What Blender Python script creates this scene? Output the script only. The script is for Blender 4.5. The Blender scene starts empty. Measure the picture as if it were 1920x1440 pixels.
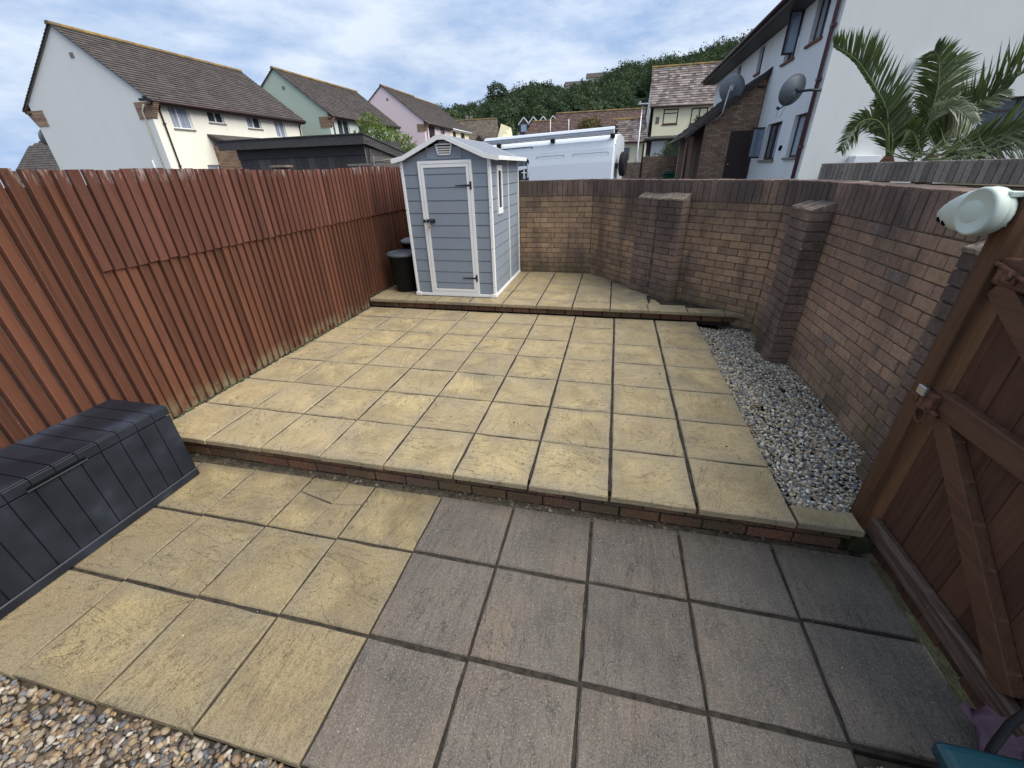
import bpy, bmesh, math, random
import numpy as np
from mathutils import Vector, Matrix, noise as mnoise
R = math.radians
random.seed(7)
SC = bpy.context.scene
COL = SC.collection

# ---------------- camera ----------------
cam = bpy.data.cameras.new('camera'); cam.sensor_width = 36; cam.sensor_fit = 'HORIZONTAL'
cam.lens = 36 * 750.68 / 1920; cam.clip_start = 0.02; cam.clip_end = 5000
CAMP = Vector((3.1181, -1.7314, 1.6141))
co = bpy.data.objects.new('camera', cam); COL.objects.link(co)
co.location = CAMP; co.rotation_euler = (1.0787, 0.0272, 0.2289)
SC.camera = co

# ---------------- sky and sun ----------------
SUN_EL, SUN_AZ = R(50), R(98)          # azimuth measured from +Y towards +X
w = bpy.data.worlds.new('World'); SC.world = w; w.use_nodes = True
wn = w.node_tree; wn.nodes.clear()
def W(t, **k):
    n = wn.nodes.new(t)
    for a, b in k.items(): setattr(n, a, b)
    return n
sky = W('ShaderNodeTexSky', sky_type='NISHITA', sun_disc=False)
sky.sun_elevation = SUN_EL; sky.sun_rotation = SUN_AZ; sky.air_density = 1.0; sky.dust_density = 1.5; sky.ozone_density = 1.5
tc = W('ShaderNodeTexCoord')
mp = W('ShaderNodeMapping'); mp.inputs['Scale'].default_value = (1.0, 1.0, 3.2); mp.inputs['Rotation'].default_value = (0.1, 0.15, 0.6)
wn.links.new(tc.outputs['Generated'], mp.inputs['Vector'])
nz = W('ShaderNodeTexNoise'); nz.inputs['Scale'].default_value = 2.6; nz.inputs['Detail'].default_value = 7; nz.inputs['Roughness'].default_value = .52; nz.inputs['Distortion'].default_value = .35
wn.links.new(mp.outputs[0], nz.inputs['Vector'])
rp = W('ShaderNodeValToRGB'); rp.color_ramp.elements[0].position = .34; rp.color_ramp.elements[0].color = (.78,)*3 + (1,)
rp.color_ramp.elements[1].position = .60; rp.color_ramp.elements[1].color = (1, 1, 1, 1)
wn.links.new(nz.outputs['Fac'], rp.inputs[0])
nz2 = W('ShaderNodeTexNoise'); nz2.inputs['Scale'].default_value = 3.6; nz2.inputs['Detail'].default_value = 6; nz2.inputs['Roughness'].default_value = .6
wn.links.new(mp.outputs[0], nz2.inputs['Vector'])
rp2 = W('ShaderNodeValToRGB'); rp2.color_ramp.elements[0].position = .38; rp2.color_ramp.elements[0].color = (.32, .45, .69, 1)
rp2.color_ramp.elements[1].position = .64; rp2.color_ramp.elements[1].color = (.68, .76, .88, 1)
wn.links.new(nz2.outputs['Fac'], rp2.inputs[0])
b1 = W('ShaderNodeBackground'); b1.inputs[1].default_value = .07
b2 = W('ShaderNodeBackground'); b2.inputs[1].default_value = 0.67
wn.links.new(sky.outputs[0], b1.inputs[0]); wn.links.new(rp2.outputs[0], b2.inputs[0])
ms = W('ShaderNodeMixShader'); wo = W('ShaderNodeOutputWorld')
wn.links.new(rp.outputs[0], ms.inputs[0]); wn.links.new(b1.outputs[0], ms.inputs[1]); wn.links.new(b2.outputs[0], ms.inputs[2])
wn.links.new(ms.outputs[0], wo.inputs[0])
sl = bpy.data.lights.new('sun', 'SUN'); sl.energy = 2.9; sl.angle = R(62); sl.color = (1.0, .955, .89)
so = bpy.data.objects.new('sun', sl); COL.objects.link(so)
dv = Vector((math.sin(SUN_AZ) * math.cos(SUN_EL), math.cos(SUN_AZ) * math.cos(SUN_EL), math.sin(SUN_EL)))
so.rotation_euler = (-dv).to_track_quat('-Z', 'Y').to_euler(); so.location = (20, 10, 30)
vs = SC.view_settings; vs.view_transform = 'Standard'; vs.look = 'None'; vs.exposure = 0.88; vs.gamma = 1; vs.use_curve_mapping = False

# ---------------- node helpers ----------------
class NT:
    def __init__(s, name, rough=.85, spec=.3, metal=0.0):
        s.m = bpy.data.materials.new(name); s.m.use_nodes = True; s.t = s.m.node_tree; s.t.nodes.clear()
        s.o = s.n('ShaderNodeOutputMaterial'); s.b = s.n('ShaderNodeBsdfPrincipled')
        s.l(s.b.outputs[0], s.o.inputs[0]); s.b.inputs['Roughness'].default_value = rough
        s.b.inputs['Specular IOR Level'].default_value = spec; s.b.inputs['Metallic'].default_value = metal
        s.pos = s.n('ShaderNodeNewGeometry').outputs['Position']
    def n(s, t): return s.t.nodes.new(t)
    def l(s, a, b): s.t.links.new(a, b)
    def put(s, sock, v):
        if isinstance(v, (int, float, tuple, list)): sock.default_value = v if not isinstance(v, (tuple, list)) or len(v) != 3 or sock.type != 'RGBA' else tuple(v) + (1,)
        else: s.l(v, sock)
    def rnd(s):
        a = s.n('ShaderNodeAttribute'); a.attribute_name = 'rnd'; return a.outputs['Fac']
    def att(s, nm):
        a = s.n('ShaderNodeAttribute'); a.attribute_name = nm; return a.outputs['Color']
    def math(s, op, a, b=None, c=None, clamp=False):
        x = s.n('ShaderNodeMath'); x.operation = op; x.use_clamp = clamp; s.put(x.inputs[0], a)
        if b is not None: s.put(x.inputs[1], b)
        if c is not None: s.put(x.inputs[2], c)
        return x.outputs[0]
    def vmap(s, scale=(1, 1, 1), rot=(0, 0, 0), off=None, vec=None):
        m = s.n('ShaderNodeMapping'); m.inputs['Scale'].default_value = scale; m.inputs['Rotation'].default_value = rot
        s.l(vec or s.pos, m.inputs['Vector'])
        if off is not None:
            c = s.n('ShaderNodeCombineXYZ'); 
            for i in range(3): s.put(c.inputs[i], s.math('MULTIPLY', off, (13.7, 7.3, 3.1)[i]))
            s.l(c.outputs[0], m.inputs['Location'])
        return m.outputs[0]
    def noise(s, scale, detail=3, rough=.5, vec=None, dist=0, out='Fac'):
        x = s.n('ShaderNodeTexNoise'); x.inputs['Scale'].default_value = scale; x.inputs['Detail'].default_value = detail
        x.inputs['Roughness'].default_value = rough; x.inputs['Distortion'].default_value = dist
        s.l(vec or s.pos, x.inputs['Vector']); return x.outputs[out]
    def voro(s, scale, vec=None, feat='F1', out='Distance'):
        x = s.n('ShaderNodeTexVoronoi'); x.inputs['Scale'].default_value = scale; x.feature = feat
        s.l(vec or s.pos, x.inputs['Vector']); return x.outputs[out]
    def ramp(s, f, *st, interp='LINEAR'):
        x = s.n('ShaderNodeValToRGB'); x.color_ramp.interpolation = interp; e = x.color_ramp.elements
        while len(e) < len(st): e.new(.5)
        for i, (p, c) in enumerate(st):
            e[i].position = p; e[i].color = (c, c, c, 1) if isinstance(c, (int, float)) else tuple(c) + (1,)
        s.put(x.inputs[0], f); return x.outputs[0]
    def mix(s, f, a, b, mode='MIX'):
        x = s.n('ShaderNodeMix'); x.data_type = 'RGBA'; x.blend_type = mode
        s.put(x.inputs[0], f); s.put(x.inputs[6], a); s.put(x.inputs[7], b); return x.outputs[2]
    def sep(s, v=None):
        x = s.n('ShaderNodeSeparateXYZ'); s.l(v or s.pos, x.inputs[0]); return x.outputs
    def bump(s, h, dist=.01, strength=1.0, nrm=None):
        x = s.n('ShaderNodeBump'); x.inputs['Distance'].default_value = dist; x.inputs['Strength'].default_value = strength
        s.l(h, x.inputs['Height'])
        if nrm is not None: s.l(nrm, x.inputs['Normal'])
        s.l(x.outputs[0], s.b.inputs['Normal']); return x.outputs[0]
    def col(s, c): s.put(s.b.inputs['Base Color'], c); return s
    def rough(s, c): s.put(s.b.inputs['Roughness'], c); return s

def simple(name, c, rough=.6, spec=.4, metal=0.0, var=.12, scale=8, bump=0.0, bscale=60, z=1.0):
    k = NT(name, rough, spec, metal)
    f = k.noise(scale, 4, .6, k.vmap((1, 1, z)))
    lo = tuple(x * (1 - var) for x in c); hi = tuple(min(1, x * (1 + var)) for x in c)
    k.col(k.ramp(f, (.3, lo), (.7, hi)))
    if bump: k.bump(k.noise(bscale, 3), bump)
    return k.m

# ---------------- materials ----------------
def m_slab_yellow(dirt_shade=1.0):
    k = NT('riven_buff_paving' if dirt_shade == 1 else 'dirty_shaded_riven_buff_paving', .82, .3); r = k.rnd()
    v = k.vmap((1, 1, 1), off=r)
    va_ = k.vmap((.9, 2.1, 1), off=r); vb_ = k.vmap((2.1, .9, 1), off=r)
    vm_ = k.n('ShaderNodeMix'); vm_.data_type = 'VECTOR'; k.l(k.math('GREATER_THAN', k.math('FRACT', k.math('MULTIPLY', r, 7.3)), .62), vm_.inputs[0]); k.l(va_, vm_.inputs[4]); k.l(vb_, vm_.inputs[5]); vs_ = vm_.outputs[1]
    warp = k.noise(2.1, 6, .6, vs_, .9)
    terr = k.math('MULTIPLY', warp, 9.0)
    fr = k.math('FRACT', terr)
    step = k.ramp(fr, (0.0, 1.0), (.09, .0), (.97, .0), (1.0, 1.0))
    mask = k.ramp(k.noise(3.1, 3, .6, v), (.43, 0.0), (.56, 1.0))
    line = k.math('MULTIPLY', step, mask)
    base = k.ramp(k.noise(3.2, 5, .62, v, .5), (.3, (.22, .172, .10)), (.44, (.32, .25, .13)), (.60, (.46, .36, .185)), (.78, (.53, .42, .225)))
    grey = k.ramp(k.noise(1.6, 4, .6, v), (.47, 0.0), (.66, .7))
    c = k.mix(grey, base, (.27, .225, .155))
    eg = k.n('ShaderNodeAttribute'); eg.attribute_name = 'edg'; ed = k.math('MULTIPLY', eg.outputs['Fac'], k.ramp(k.noise(5.0, 5, .65, v), (.34, .12), (.60, .85)))
    c = k.mix(ed, c, (.275, .235, .165))
    c = k.mix(k.ramp(r, (0, .0), (1, .42)), c, (.37, .29, .175))
    c = k.mix(k.math('MULTIPLY', line, .95), c, (.12, .088, .050))
    c = k.mix(k.ramp(k.noise(34, 5, .7, v), (.36, .45), (.48, 0.0)), c, (.22, .17, .10))
    c = k.mix(k.ramp(k.noise(160, 2, .5), (.40, .45), (.5, 0.0)), c, (.13, .10, .06))
    c = k.mix(k.ramp(k.noise(240, 2, .6), (.62, 0.0), (.7, .25)), c, (.66, .58, .40))
    # old grey-green algae stains towards the corner of the upper level
    py = k.sep(); far = k.math('MULTIPLY', k.ramp(k.math('DIVIDE', py[1], 5.0), (.56, 0.0), (.68, 1.0)), k.ramp(k.math('DIVIDE', py[0], 5.0), (.5, .0), (.72, 1.0)))
    st = k.math('MAXIMUM', k.ramp(k.noise(1.1, 4, .6), (.56, 0.0), (.68, .5)), k.math('MULTIPLY', far, k.ramp(k.noise(3.0, 5, .65), (.42, 0.0), (.58, .9))))
    c = k.mix(st, c, (.15, .14, .105))
    if dirt_shade < 1: c = k.mix(1.0, c, (dirt_shade, dirt_shade * .99, dirt_shade * .97), 'MULTIPLY')  # lower slabs darkened: algae dirt, plus vignette and shade painted into the colour
    k.col(c)
    h = k.math('ADD', k.math('MULTIPLY', k.math('FLOOR', terr), .42), k.math('MULTIPLY', k.noise(55, 4, .6, v), .5))
    h = k.math('ADD', h, k.math('MULTIPLY', warp, 2.2))
    k.bump(h, .009, .95)
    return k.m
def m_slab_grey():
    k = NT('riven_charcoal_paving', .8, .35); r = k.rnd()
    v = k.vmap((1, 1, 1), off=r)
    vy = k.vmap((3.0, .7, 1), rot=(0, 0, .15), off=r)
    warp = k.noise(2.6, 5, .6, vy, .7)
    terr = k.math('MULTIPLY', warp, 7.0); fr = k.math('FRACT', terr)
    step = k.ramp(fr, (0, 1.0), (.07, 0.0), (.97, 0.0), (1.0, 1.0))
    mask = k.ramp(k.noise(3.1, 2, .5, v), (.42, 0.0), (.54, 1.0))
    c = k.ramp(k.noise(3.0, 5, .65, v), (.3, (.10, .085, .070)), (.55, (.140, .119, .096)), (.75, (.168, .139, .106)))
    c = k.mix(k.ramp(k.noise(2.3, 3, .5, v), (.52, 0.0), (.72, .75)), c, (.20, .145, .098))
    c = k.mix(k.ramp(k.noise(4.0, 4, .7, k.vmap((9, 1.2, 1), rot=(0, 0, .15), off=r)), (.42, .35), (.58, 0.0)), c, (.075, .063, .055))
    c = k.mix(k.math('MULTIPLY', k.math('MULTIPLY', step, mask), .8), c, (.04, .033, .028))
    c = k.mix(k.ramp(k.noise(190, 2, .6), (.55, 0.0), (.66, .6)), c, (.29, .25, .205))
    c = k.mix(k.ramp(k.noise(110, 2, .6), (.34, .7), (.44, 0.0)), c, (.065, .055, .050))
    c = k.mix(k.ramp(k.voro(22), (.0, .9), (.045, 0.0)), c, (.48, .46, .43))
    c = k.mix(k.ramp(k.noise(1.3, 4, .6), (.6, 0.0), (.75, .35)), c, (.12, .115, .07))
    k.col(c)
    h = k.math('ADD', k.math('MULTIPLY', k.math('FLOOR', terr), .35), k.math('MULTIPLY', k.noise(110, 3, .6, v), .5))
    h = k.math('ADD', h, k.math('MULTIPLY', warp, 2.0))
    k.bump(h, .006, .9)
    return k.m
def brick_mat(name, stops, dark=(.065, .052, .048), dirt=.55, eff=.5, grain=1.0, zst=True):
    k = NT(name, .9, .2); r = k.rnd()
    c = k.ramp(r, *stops)
    c = k.mix(k.ramp(k.noise(26, 4, .65), (.3, .35), (.58, 0.0)), c, dark)
    c = k.mix(k.ramp(k.noise(90, 3, .6), (.50, 0.0), (.70, .45)), c, (.44, .34, .24))
    vst = k.noise(2.6, 5, .65, k.vmap((1, 1, .35)), .3)
    c = k.mix(k.ramp(vst, (.44, 0.0), (.62, dirt)), c, dark)
    z = k.sep()[2]
    top = k.math('MULTIPLY', k.ramp(k.math('DIVIDE', z, 1.5), (.45, 0.0), (.86, 1.0)), k.ramp(k.noise(3.0, 4, .6, k.vmap((1, 1, .6))), (.36, .1), (.58, 1.0)))
    if zst: c = k.mix(k.math('MULTIPLY', top, .72), c, dark)
    mz = k.math('MULTIPLY', k.ramp(z, (.12, 1.0), (.42, 0.0)), k.ramp(k.noise(2.2, 4, .6), (.42, .1), (.62, .8)))
    if zst: c = k.mix(k.math('MULTIPLY', mz, .55), c, (.085, .085, .03))
    ef = k.math('MULTIPLY', k.ramp(k.noise(55, 4, .75), (.60, 0.0), (.66, 1.0)), k.ramp(k.noise(1.7, 4, .6), (.5, 0.0), (.64, eff)))
    c = k.mix(ef, c, (.55, .5, .45))
    k.col(c)
    h = k.math('ADD', k.math('MULTIPLY', k.noise(45, 4, .65), 1.0), k.math('MULTIPLY', k.noise(190, 2, .6), .4))
    k.bump(h, .006 * grain, .8)
    return k.m
def m_wood(name, c0, c1, c2, grainz=True, scr=.6, pale=True, rough=.72):
    k = NT(name, rough, .3); r = k.rnd()
    v = k.vmap((26, 26, 1.3), off=r) if grainz else k.vmap((26, 1.6, 26), off=r)
    g = k.noise(1.6, 5, .65, v, .6)
    c = k.ramp(g, (.25, c0), (.5, c1), (.78, c2))
    c = k.mix(k.ramp(r, (0.0, .42), (.4, 0.0)), c, tuple(x * .5 for x in c1))
    c = k.mix(k.ramp(r, (.6, 0.0), (1.0, .45)), c, tuple(min(1, x * 1.35) for x in c2))
    c = k.mix(k.ramp(k.voro(5.5, k.vmap((1.6, 1.6, .8))), (.025, .7), (.06, 0.0)), c, tuple(x * .25 for x in c0))
    c = k.mix(k.ramp(k.noise(3.2, 5, .7, k.vmap((1, 1, .4))), (.56, 0.0), (.78, .45)), c, tuple(x * .5 for x in c0))
    if scr:
        s_ = k.ramp(k.noise(2.2, 3, .7, k.vmap((55, 55, 4.0))), (.71, 0.0), (.76, scr))
        c = k.mix(s_, c, (.48, .36, .28))
    if pale:
        z = k.sep()[2]
        fz = k.math('MULTIPLY', k.ramp(z, (.02, 1.0), (.17, 0.0)), k.ramp(k.noise(9, 4, .6), (.38, 0.0), (.6, .75)))
        c = k.mix(fz, c, (.20, .19, .11))
        tz = k.math('MULTIPLY', k.ramp(k.math('SUBTRACT', z, 1.0), (.60, 0.0), (.69, 1.0)), k.ramp(k.noise(7, 4, .7, k.vmap((3, 3, .6))), (.52, 0.0), (.62, .8)))
        c = k.mix(tz, c, (.42, .37, .35))
    k.col(c)
    k.bump(k.math('ADD', g, k.math('MULTIPLY', k.noise(3, 3, .6, k.vmap((90, 90, 6))), .5)), .0035, .7)
    return k.m
def m_roof(name, a, b, c_, lichen=.5, ridge=False):
    k = NT(name, .9, .2); r = k.rnd()
    c = k.ramp(r, (0.0, a), (.5, b), (1.0, c_))
    c = k.mix(k.ramp(k.noise(1.3, 5, .7), (.45, 0.0), (.7, .55)), c, tuple(x * .55 for x in a))
    c = k.mix(k.ramp(k.noise(9, 4, .7), (.58, 0.0), (.7, lichen * .5)), c, (.36, .34, .29))
    c = k.mix(k.ramp(k.noise(4.5, 4, .7), (.60, 0.0), (.72, lichen)), c, (.34, .22, .07))
    k.col(c); k.bump(k.noise(30, 3), .01, .5); return k.m
def m_render(name, c, stain=.25):
    k = NT(name, .92, .15)
    v = k.noise(.9, 6, .65, k.vmap((1, 1, .22)))
    cc = k.mix(k.ramp(v, (.45, 0.0), (.75, stain)), c, tuple(x * .62 for x in c))
    cc = k.mix(k.ramp(k.noise(3.0, 4, .6, k.vmap((1.5, 1.5, .3))), (.6, 0.0), (.75, stain * .6)), cc, (.42, .43, .40))
    k.col(cc); k.bump(k.noise(70, 3, .6), .004, .5); return k.m
def m_attcol(name, rough=.8, spec=.3, bumpd=.002, bs=90):
    k = NT(name, rough, spec); c = k.att('col')
    c = k.mix(k.ramp(k.noise(70, 3, .6), (.35, .35), (.6, 0.0)), c, (.08, .075, .07))
    k.col(c)
    if bumpd: k.bump(k.noise(bs, 3), bumpd, .6)
    return k.m
def m_leaf(name, a, b, c_, trans=.25, rough=.55, spec=.35):
    k = NT(name, rough, spec); r = k.rnd()
    c = k.ramp(r, (0.0, a), (.55, b), (1.0, c_)); k.col(c)
    tr = k.n('ShaderNodeBsdfTranslucent'); k.l(k.mix(.5, c, (.25, .35, .05)), tr.inputs[0])
    m_ = k.n('ShaderNodeMixShader'); m_.inputs[0].default_value = trans
    k.l(k.b.outputs[0], m_.inputs[1]); k.l(tr.outputs[0], m_.inputs[2]); k.l(m_.outputs[0], k.o.inputs[0])
    return k.m

M = {}
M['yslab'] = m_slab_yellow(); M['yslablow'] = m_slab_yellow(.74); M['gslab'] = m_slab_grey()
M['joint'] = simple('sandy_joint', (.040, .034, .027), .95, .1, var=.5, scale=30, bump=.004)
M['brick'] = brick_mat('garden_wall_brick', [(0, (.21, .145, .105)), (.3, (.30, .20, .125)), (.55, (.37, .24, .145)), (.8, (.44, .295, .175)), (1, (.26, .195, .155))], dirt=.62)
M['brickR'] = brick_mat('reddish_wall_brick', [(0, (.20, .135, .11)), (.3, (.29, .185, .135)), (.6, (.36, .225, .150)), (.85, (.41, .27, .17)), (1, (.24, .18, .155))], eff=1.0, dirt=.6)
M['pier'] = brick_mat('dark_pier_brick', [(0, (.13, .095, .085)), (.5, (.19, .13, .105)), (1, (.26, .18, .135))], dirt=.7, eff=.6)
M['soldier'] = brick_mat('soldier_course_brick', [(0, (.15, .112, .10)), (.5, (.22, .145, .115)), (1, (.27, .175, .13))], dirt=.65, eff=.35)
M['riser'] = brick_mat('step_riser_brick', [(0, (.13, .055, .038)), (.5, (.20, .075, .045)), (1, (.22, .12, .07))], dirt=.6, eff=.2)
M['mortar'] = simple('dark_mortar', (.11, .085, .065), .95, .1, var=.35, scale=20, bump=.004)
M['capb'] = simple('lichened_cap_brick', (.18, .145, .115), .95, .15, var=.55, scale=38, bump=.006, bscale=70)
M['fence'] = m_wood('stained_fence_board', (.056, .024, .015), (.106, .041, .023), (.142, .055, .031))
M['fenceup'] = m_wood('maroon_fence_board', (.060, .025, .018), (.108, .041, .027), (.145, .057, .038), scr=.8)
M['gate'] = m_wood('brown_gate_board', (.040, .019, .013), (.078, .036, .021), (.12, .056, .032), pale=False, scr=.35)
M['gaterail'] = m_wood('brown_gate_rail', (.050, .025, .015), (.098, .047, .026), (.14, .068, .037), grainz=False, pale=False, scr=.25)
M['post'] = m_wood('brown_gate_post', (.052, .026, .014), (.095, .046, .022), (.13, .064, .03), pale=False, scr=.2)
M['rotten'] = m_wood('weathered_rotten_rail', (.04, .025, .018), (.09, .055, .038), (.20, .15, .12), grainz=False, pale=False, scr=.8)
M['blackwood'] = m_wood('black_stained_wood', (.028, .025, .025), (.055, .050, .050), (.11, .10, .095), grainz=False, pale=False, scr=.25)
M['green_wood'] = simple('algae_covered_timber', (.05, .055, .025), .95, .1, var=.4, scale=12)
M['shedgrey'] = simple('grey_shed_plastic', (.215, .250, .295), .5, .35, var=.05, scale=3, bump=.0012, bscale=220)
M['shedroof'] = simple('slate_blue_shed_roof', (.19, .205, .235), .6, .3, var=.08, scale=3, bump=.001)
M['white'] = simple('white_plastic_trim', (.74, .74, .72), .45, .4, var=.05, scale=4)
M['upvc'] = simple('white_window_plastic', (.78, .79, .8), .4, .4, var=.03)
M['black'] = simple('black_ironmongery', (.012, .012, .013), .45, .5)
M['steel'] = simple('galvanised_steel', (.42, .43, .44), .4, .5, .85)
M['rust'] = simple('rusted_iron', (.13, .062, .04), .85, .3, .2, var=.5, scale=60, bump=.003, bscale=150)
M['padlock'] = simple('brass_padlock', (.45, .36, .27), .45, .5, .6)
M['plot'] = None
k = NT('grey_blue_storage_plastic', .5, .35)
f = k.noise(4.0, 2, .45)
k.col(k.ramp(f, (.40, (.010, .012, .018)), (.58, (.016, .020, .029)), (.72, (.036, .043, .062)))); k.bump(k.noise(260, 3), .0006, .5)
k.rough(k.ramp(f, (.3, .42), (.7, .58))); M['box'] = k.m
M['bin'] = simple('black_bin_plastic', (.008, .008, .009), .6, .25)
M['binlid'] = simple('grey_bin_lid_plastic', (.075, .085, .10), .5, .4)
M['lidgrey'] = simple('pale_grey_lid_plastic', (.30, .33, .36), .5, .4)
M['teal'] = simple('teal_caddy_plastic', (.005, .036, .052), .32, .5)
M['pink'] = simple('mauve_plastic_sheet', (.115, .062, .085), .6, .4, var=.3, scale=6)
M['reel'] = simple('pale_green_white_plastic', (.50, .57, .50), .5, .35, var=.04, scale=12)
M['dark'] = simple('dark_hole', (.004, .004, .004), .9, .1)
M['dirt'] = simple('dirt', (.085, .07, .05), .95, .1, var=.5, scale=25, bump=.01)
M['stone'] = m_attcol('pebble', .72, .35)
M['asphalt'] = simple('asphalt', (.055, .055, .055), .95, .2, var=.2, scale=20, bump=.004)
M['cream'] = m_render('cream_render', (.80, .77, .66)); M['whiter'] = m_render('white_render', (.69, .70, .67), .25)
M['white_blue'] = m_render('white_gable_render', (.69, .69, .66), .12)
M['bright'] = m_render('white_render_facade', (.70, .72, .73), .25)
M['greenr'] = m_render('pale_green_render', (.42, .49, .42), .1); M['greenf'] = m_render('pale_blue_green_render', (.56, .62, .56), .1)
M['pinkr'] = m_render('pale_pink_render', (.72, .58, .60), .1); M['yellowr'] = m_render('lemon_render', (.86, .80, .56), .08)
M['roofA'] = m_roof('brown_grey_roof_tiles', (.075, .065, .061), (.092, .080, .074), (.11, .096, .087), .2)
M['roofB'] = m_roof('mottled_grey_roof_tiles', (.10, .082, .078), (.20, .17, .155), (.30, .26, .235), .3)
M['roofC'] = m_roof('red_brown_roof_tiles', (.095, .065, .058), (.128, .086, .074), (.16, .108, .092), .25)
M['roofD'] = m_roof('brown_hipped_roof_tiles', (.12, .10, .082), (.165, .135, .108), (.20, .165, .13), .35)
M['ridge'] = m_roof('lichened_ridge_tiles', (.16, .12, .07), (.23, .15, .06), (.30, .19, .06), .9)
M['brownpl'] = simple('brown_gutter_plastic', (.045, .022, .02), .45, .4)
M['maroonpl'] = simple('maroon_downpipe_plastic', (.10, .045, .05), .45, .4)
M['brownfr'] = simple('dark_brown_window_frame', (.030, .017, .015), .5, .4)
M['sill'] = simple('concrete_sill', (.20, .18, .16), .9, .2, var=.2)
M['tilesill'] = simple('red_tile_sill', (.16, .07, .055), .8, .2, var=.2)
k = NT('dark_window_glass', .06, .6); k.col(k.ramp(k.noise(1.1, 3), (.35, (.018, .022, .028)), (.65, (.06, .075, .095)))); M['glass'] = k.m
k = NT('curtained_window_glass', .12, .6); k.col(k.ramp(k.noise(2.0, 3, .6, k.vmap((6, 6, .4))), (.3, (.16, .19, .26)), (.7, (.42, .46, .54)))); M['glasscurt'] = k.m
k = NT('sky_lit_window_glass', .04, .9); k.col((.30, .36, .45)); k.b.inputs['Metallic'].default_value = .5; M['glasssky'] = k.m
M['hbrick'] = brick_mat('house_brick', [(0, (.21, .125, .088)), (.5, (.30, .195, .135)), (1, (.38, .27, .19))], dirt=.2, eff=.1, zst=False)
M['van'] = simple('white_van_paint', (.74, .78, .82), .25, .5, var=.02); M['vantrim'] = simple('van_black_rubber', (.012, .012, .014), .6, .3)
M['vanseam'] = simple('van_panel_seam', (.20, .23, .28), .5, .3)
M['tyre'] = simple('tyre_rubber', (.016, .016, .018), .8, .2, bump=.003)
M['dish'] = simple('grey_dish_metal', (.16, .175, .19), .5, .4, .2)
M['wheelie'] = simple('green_bin_plastic', (.012, .075, .045), .45, .4)
M['leafbush'] = m_leaf('bush_leaves', (.05, .085, .02), (.11, .16, .035), (.20, .25, .07))
M['palm'] = m_leaf('palm_leaflets', (.028, .044, .018), (.060, .084, .030), (.125, .15, .06), .15)
M['palmdry'] = m_leaf('pale_palm_leaflets', (.14, .17, .09), (.24, .26, .17), (.34, .34, .25), .2)
M['palmstem'] = simple('palm_midrib', (.12, .17, .06), .6, .3)
M['palmbark'] = simple('fibrous_palm_bark', (.15, .075, .05), .95, .1, var=.5, scale=40, bump=.02)
M['wood_leaf'] = m_leaf('hazed_woodland_leaves', (.026, .042, .028), (.044, .064, .038), (.074, .096, .055), .1, .95, .0)  # lightened and slightly blue: distance haze put into the leaf colour
M['brownleaf'] = m_leaf('autumn_brown_leaves', (.06, .05, .02), (.12, .085, .03), (.16, .12, .05), .15)
M['darkleaf'] = m_leaf('dark_spiky_leaves', (.01, .022, .01), (.02, .045, .018), (.04, .075, .03), .1)
M['bark'] = simple('bark', (.07, .055, .04), .95, .1, var=.4, scale=10)
M['hill'] = simple('hillside_ground', (.022, .032, .014), .95, .1, var=.4, scale=.2)
M['stem'] = simple('weed_stem', (.12, .2, .05), .7, .2)

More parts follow.
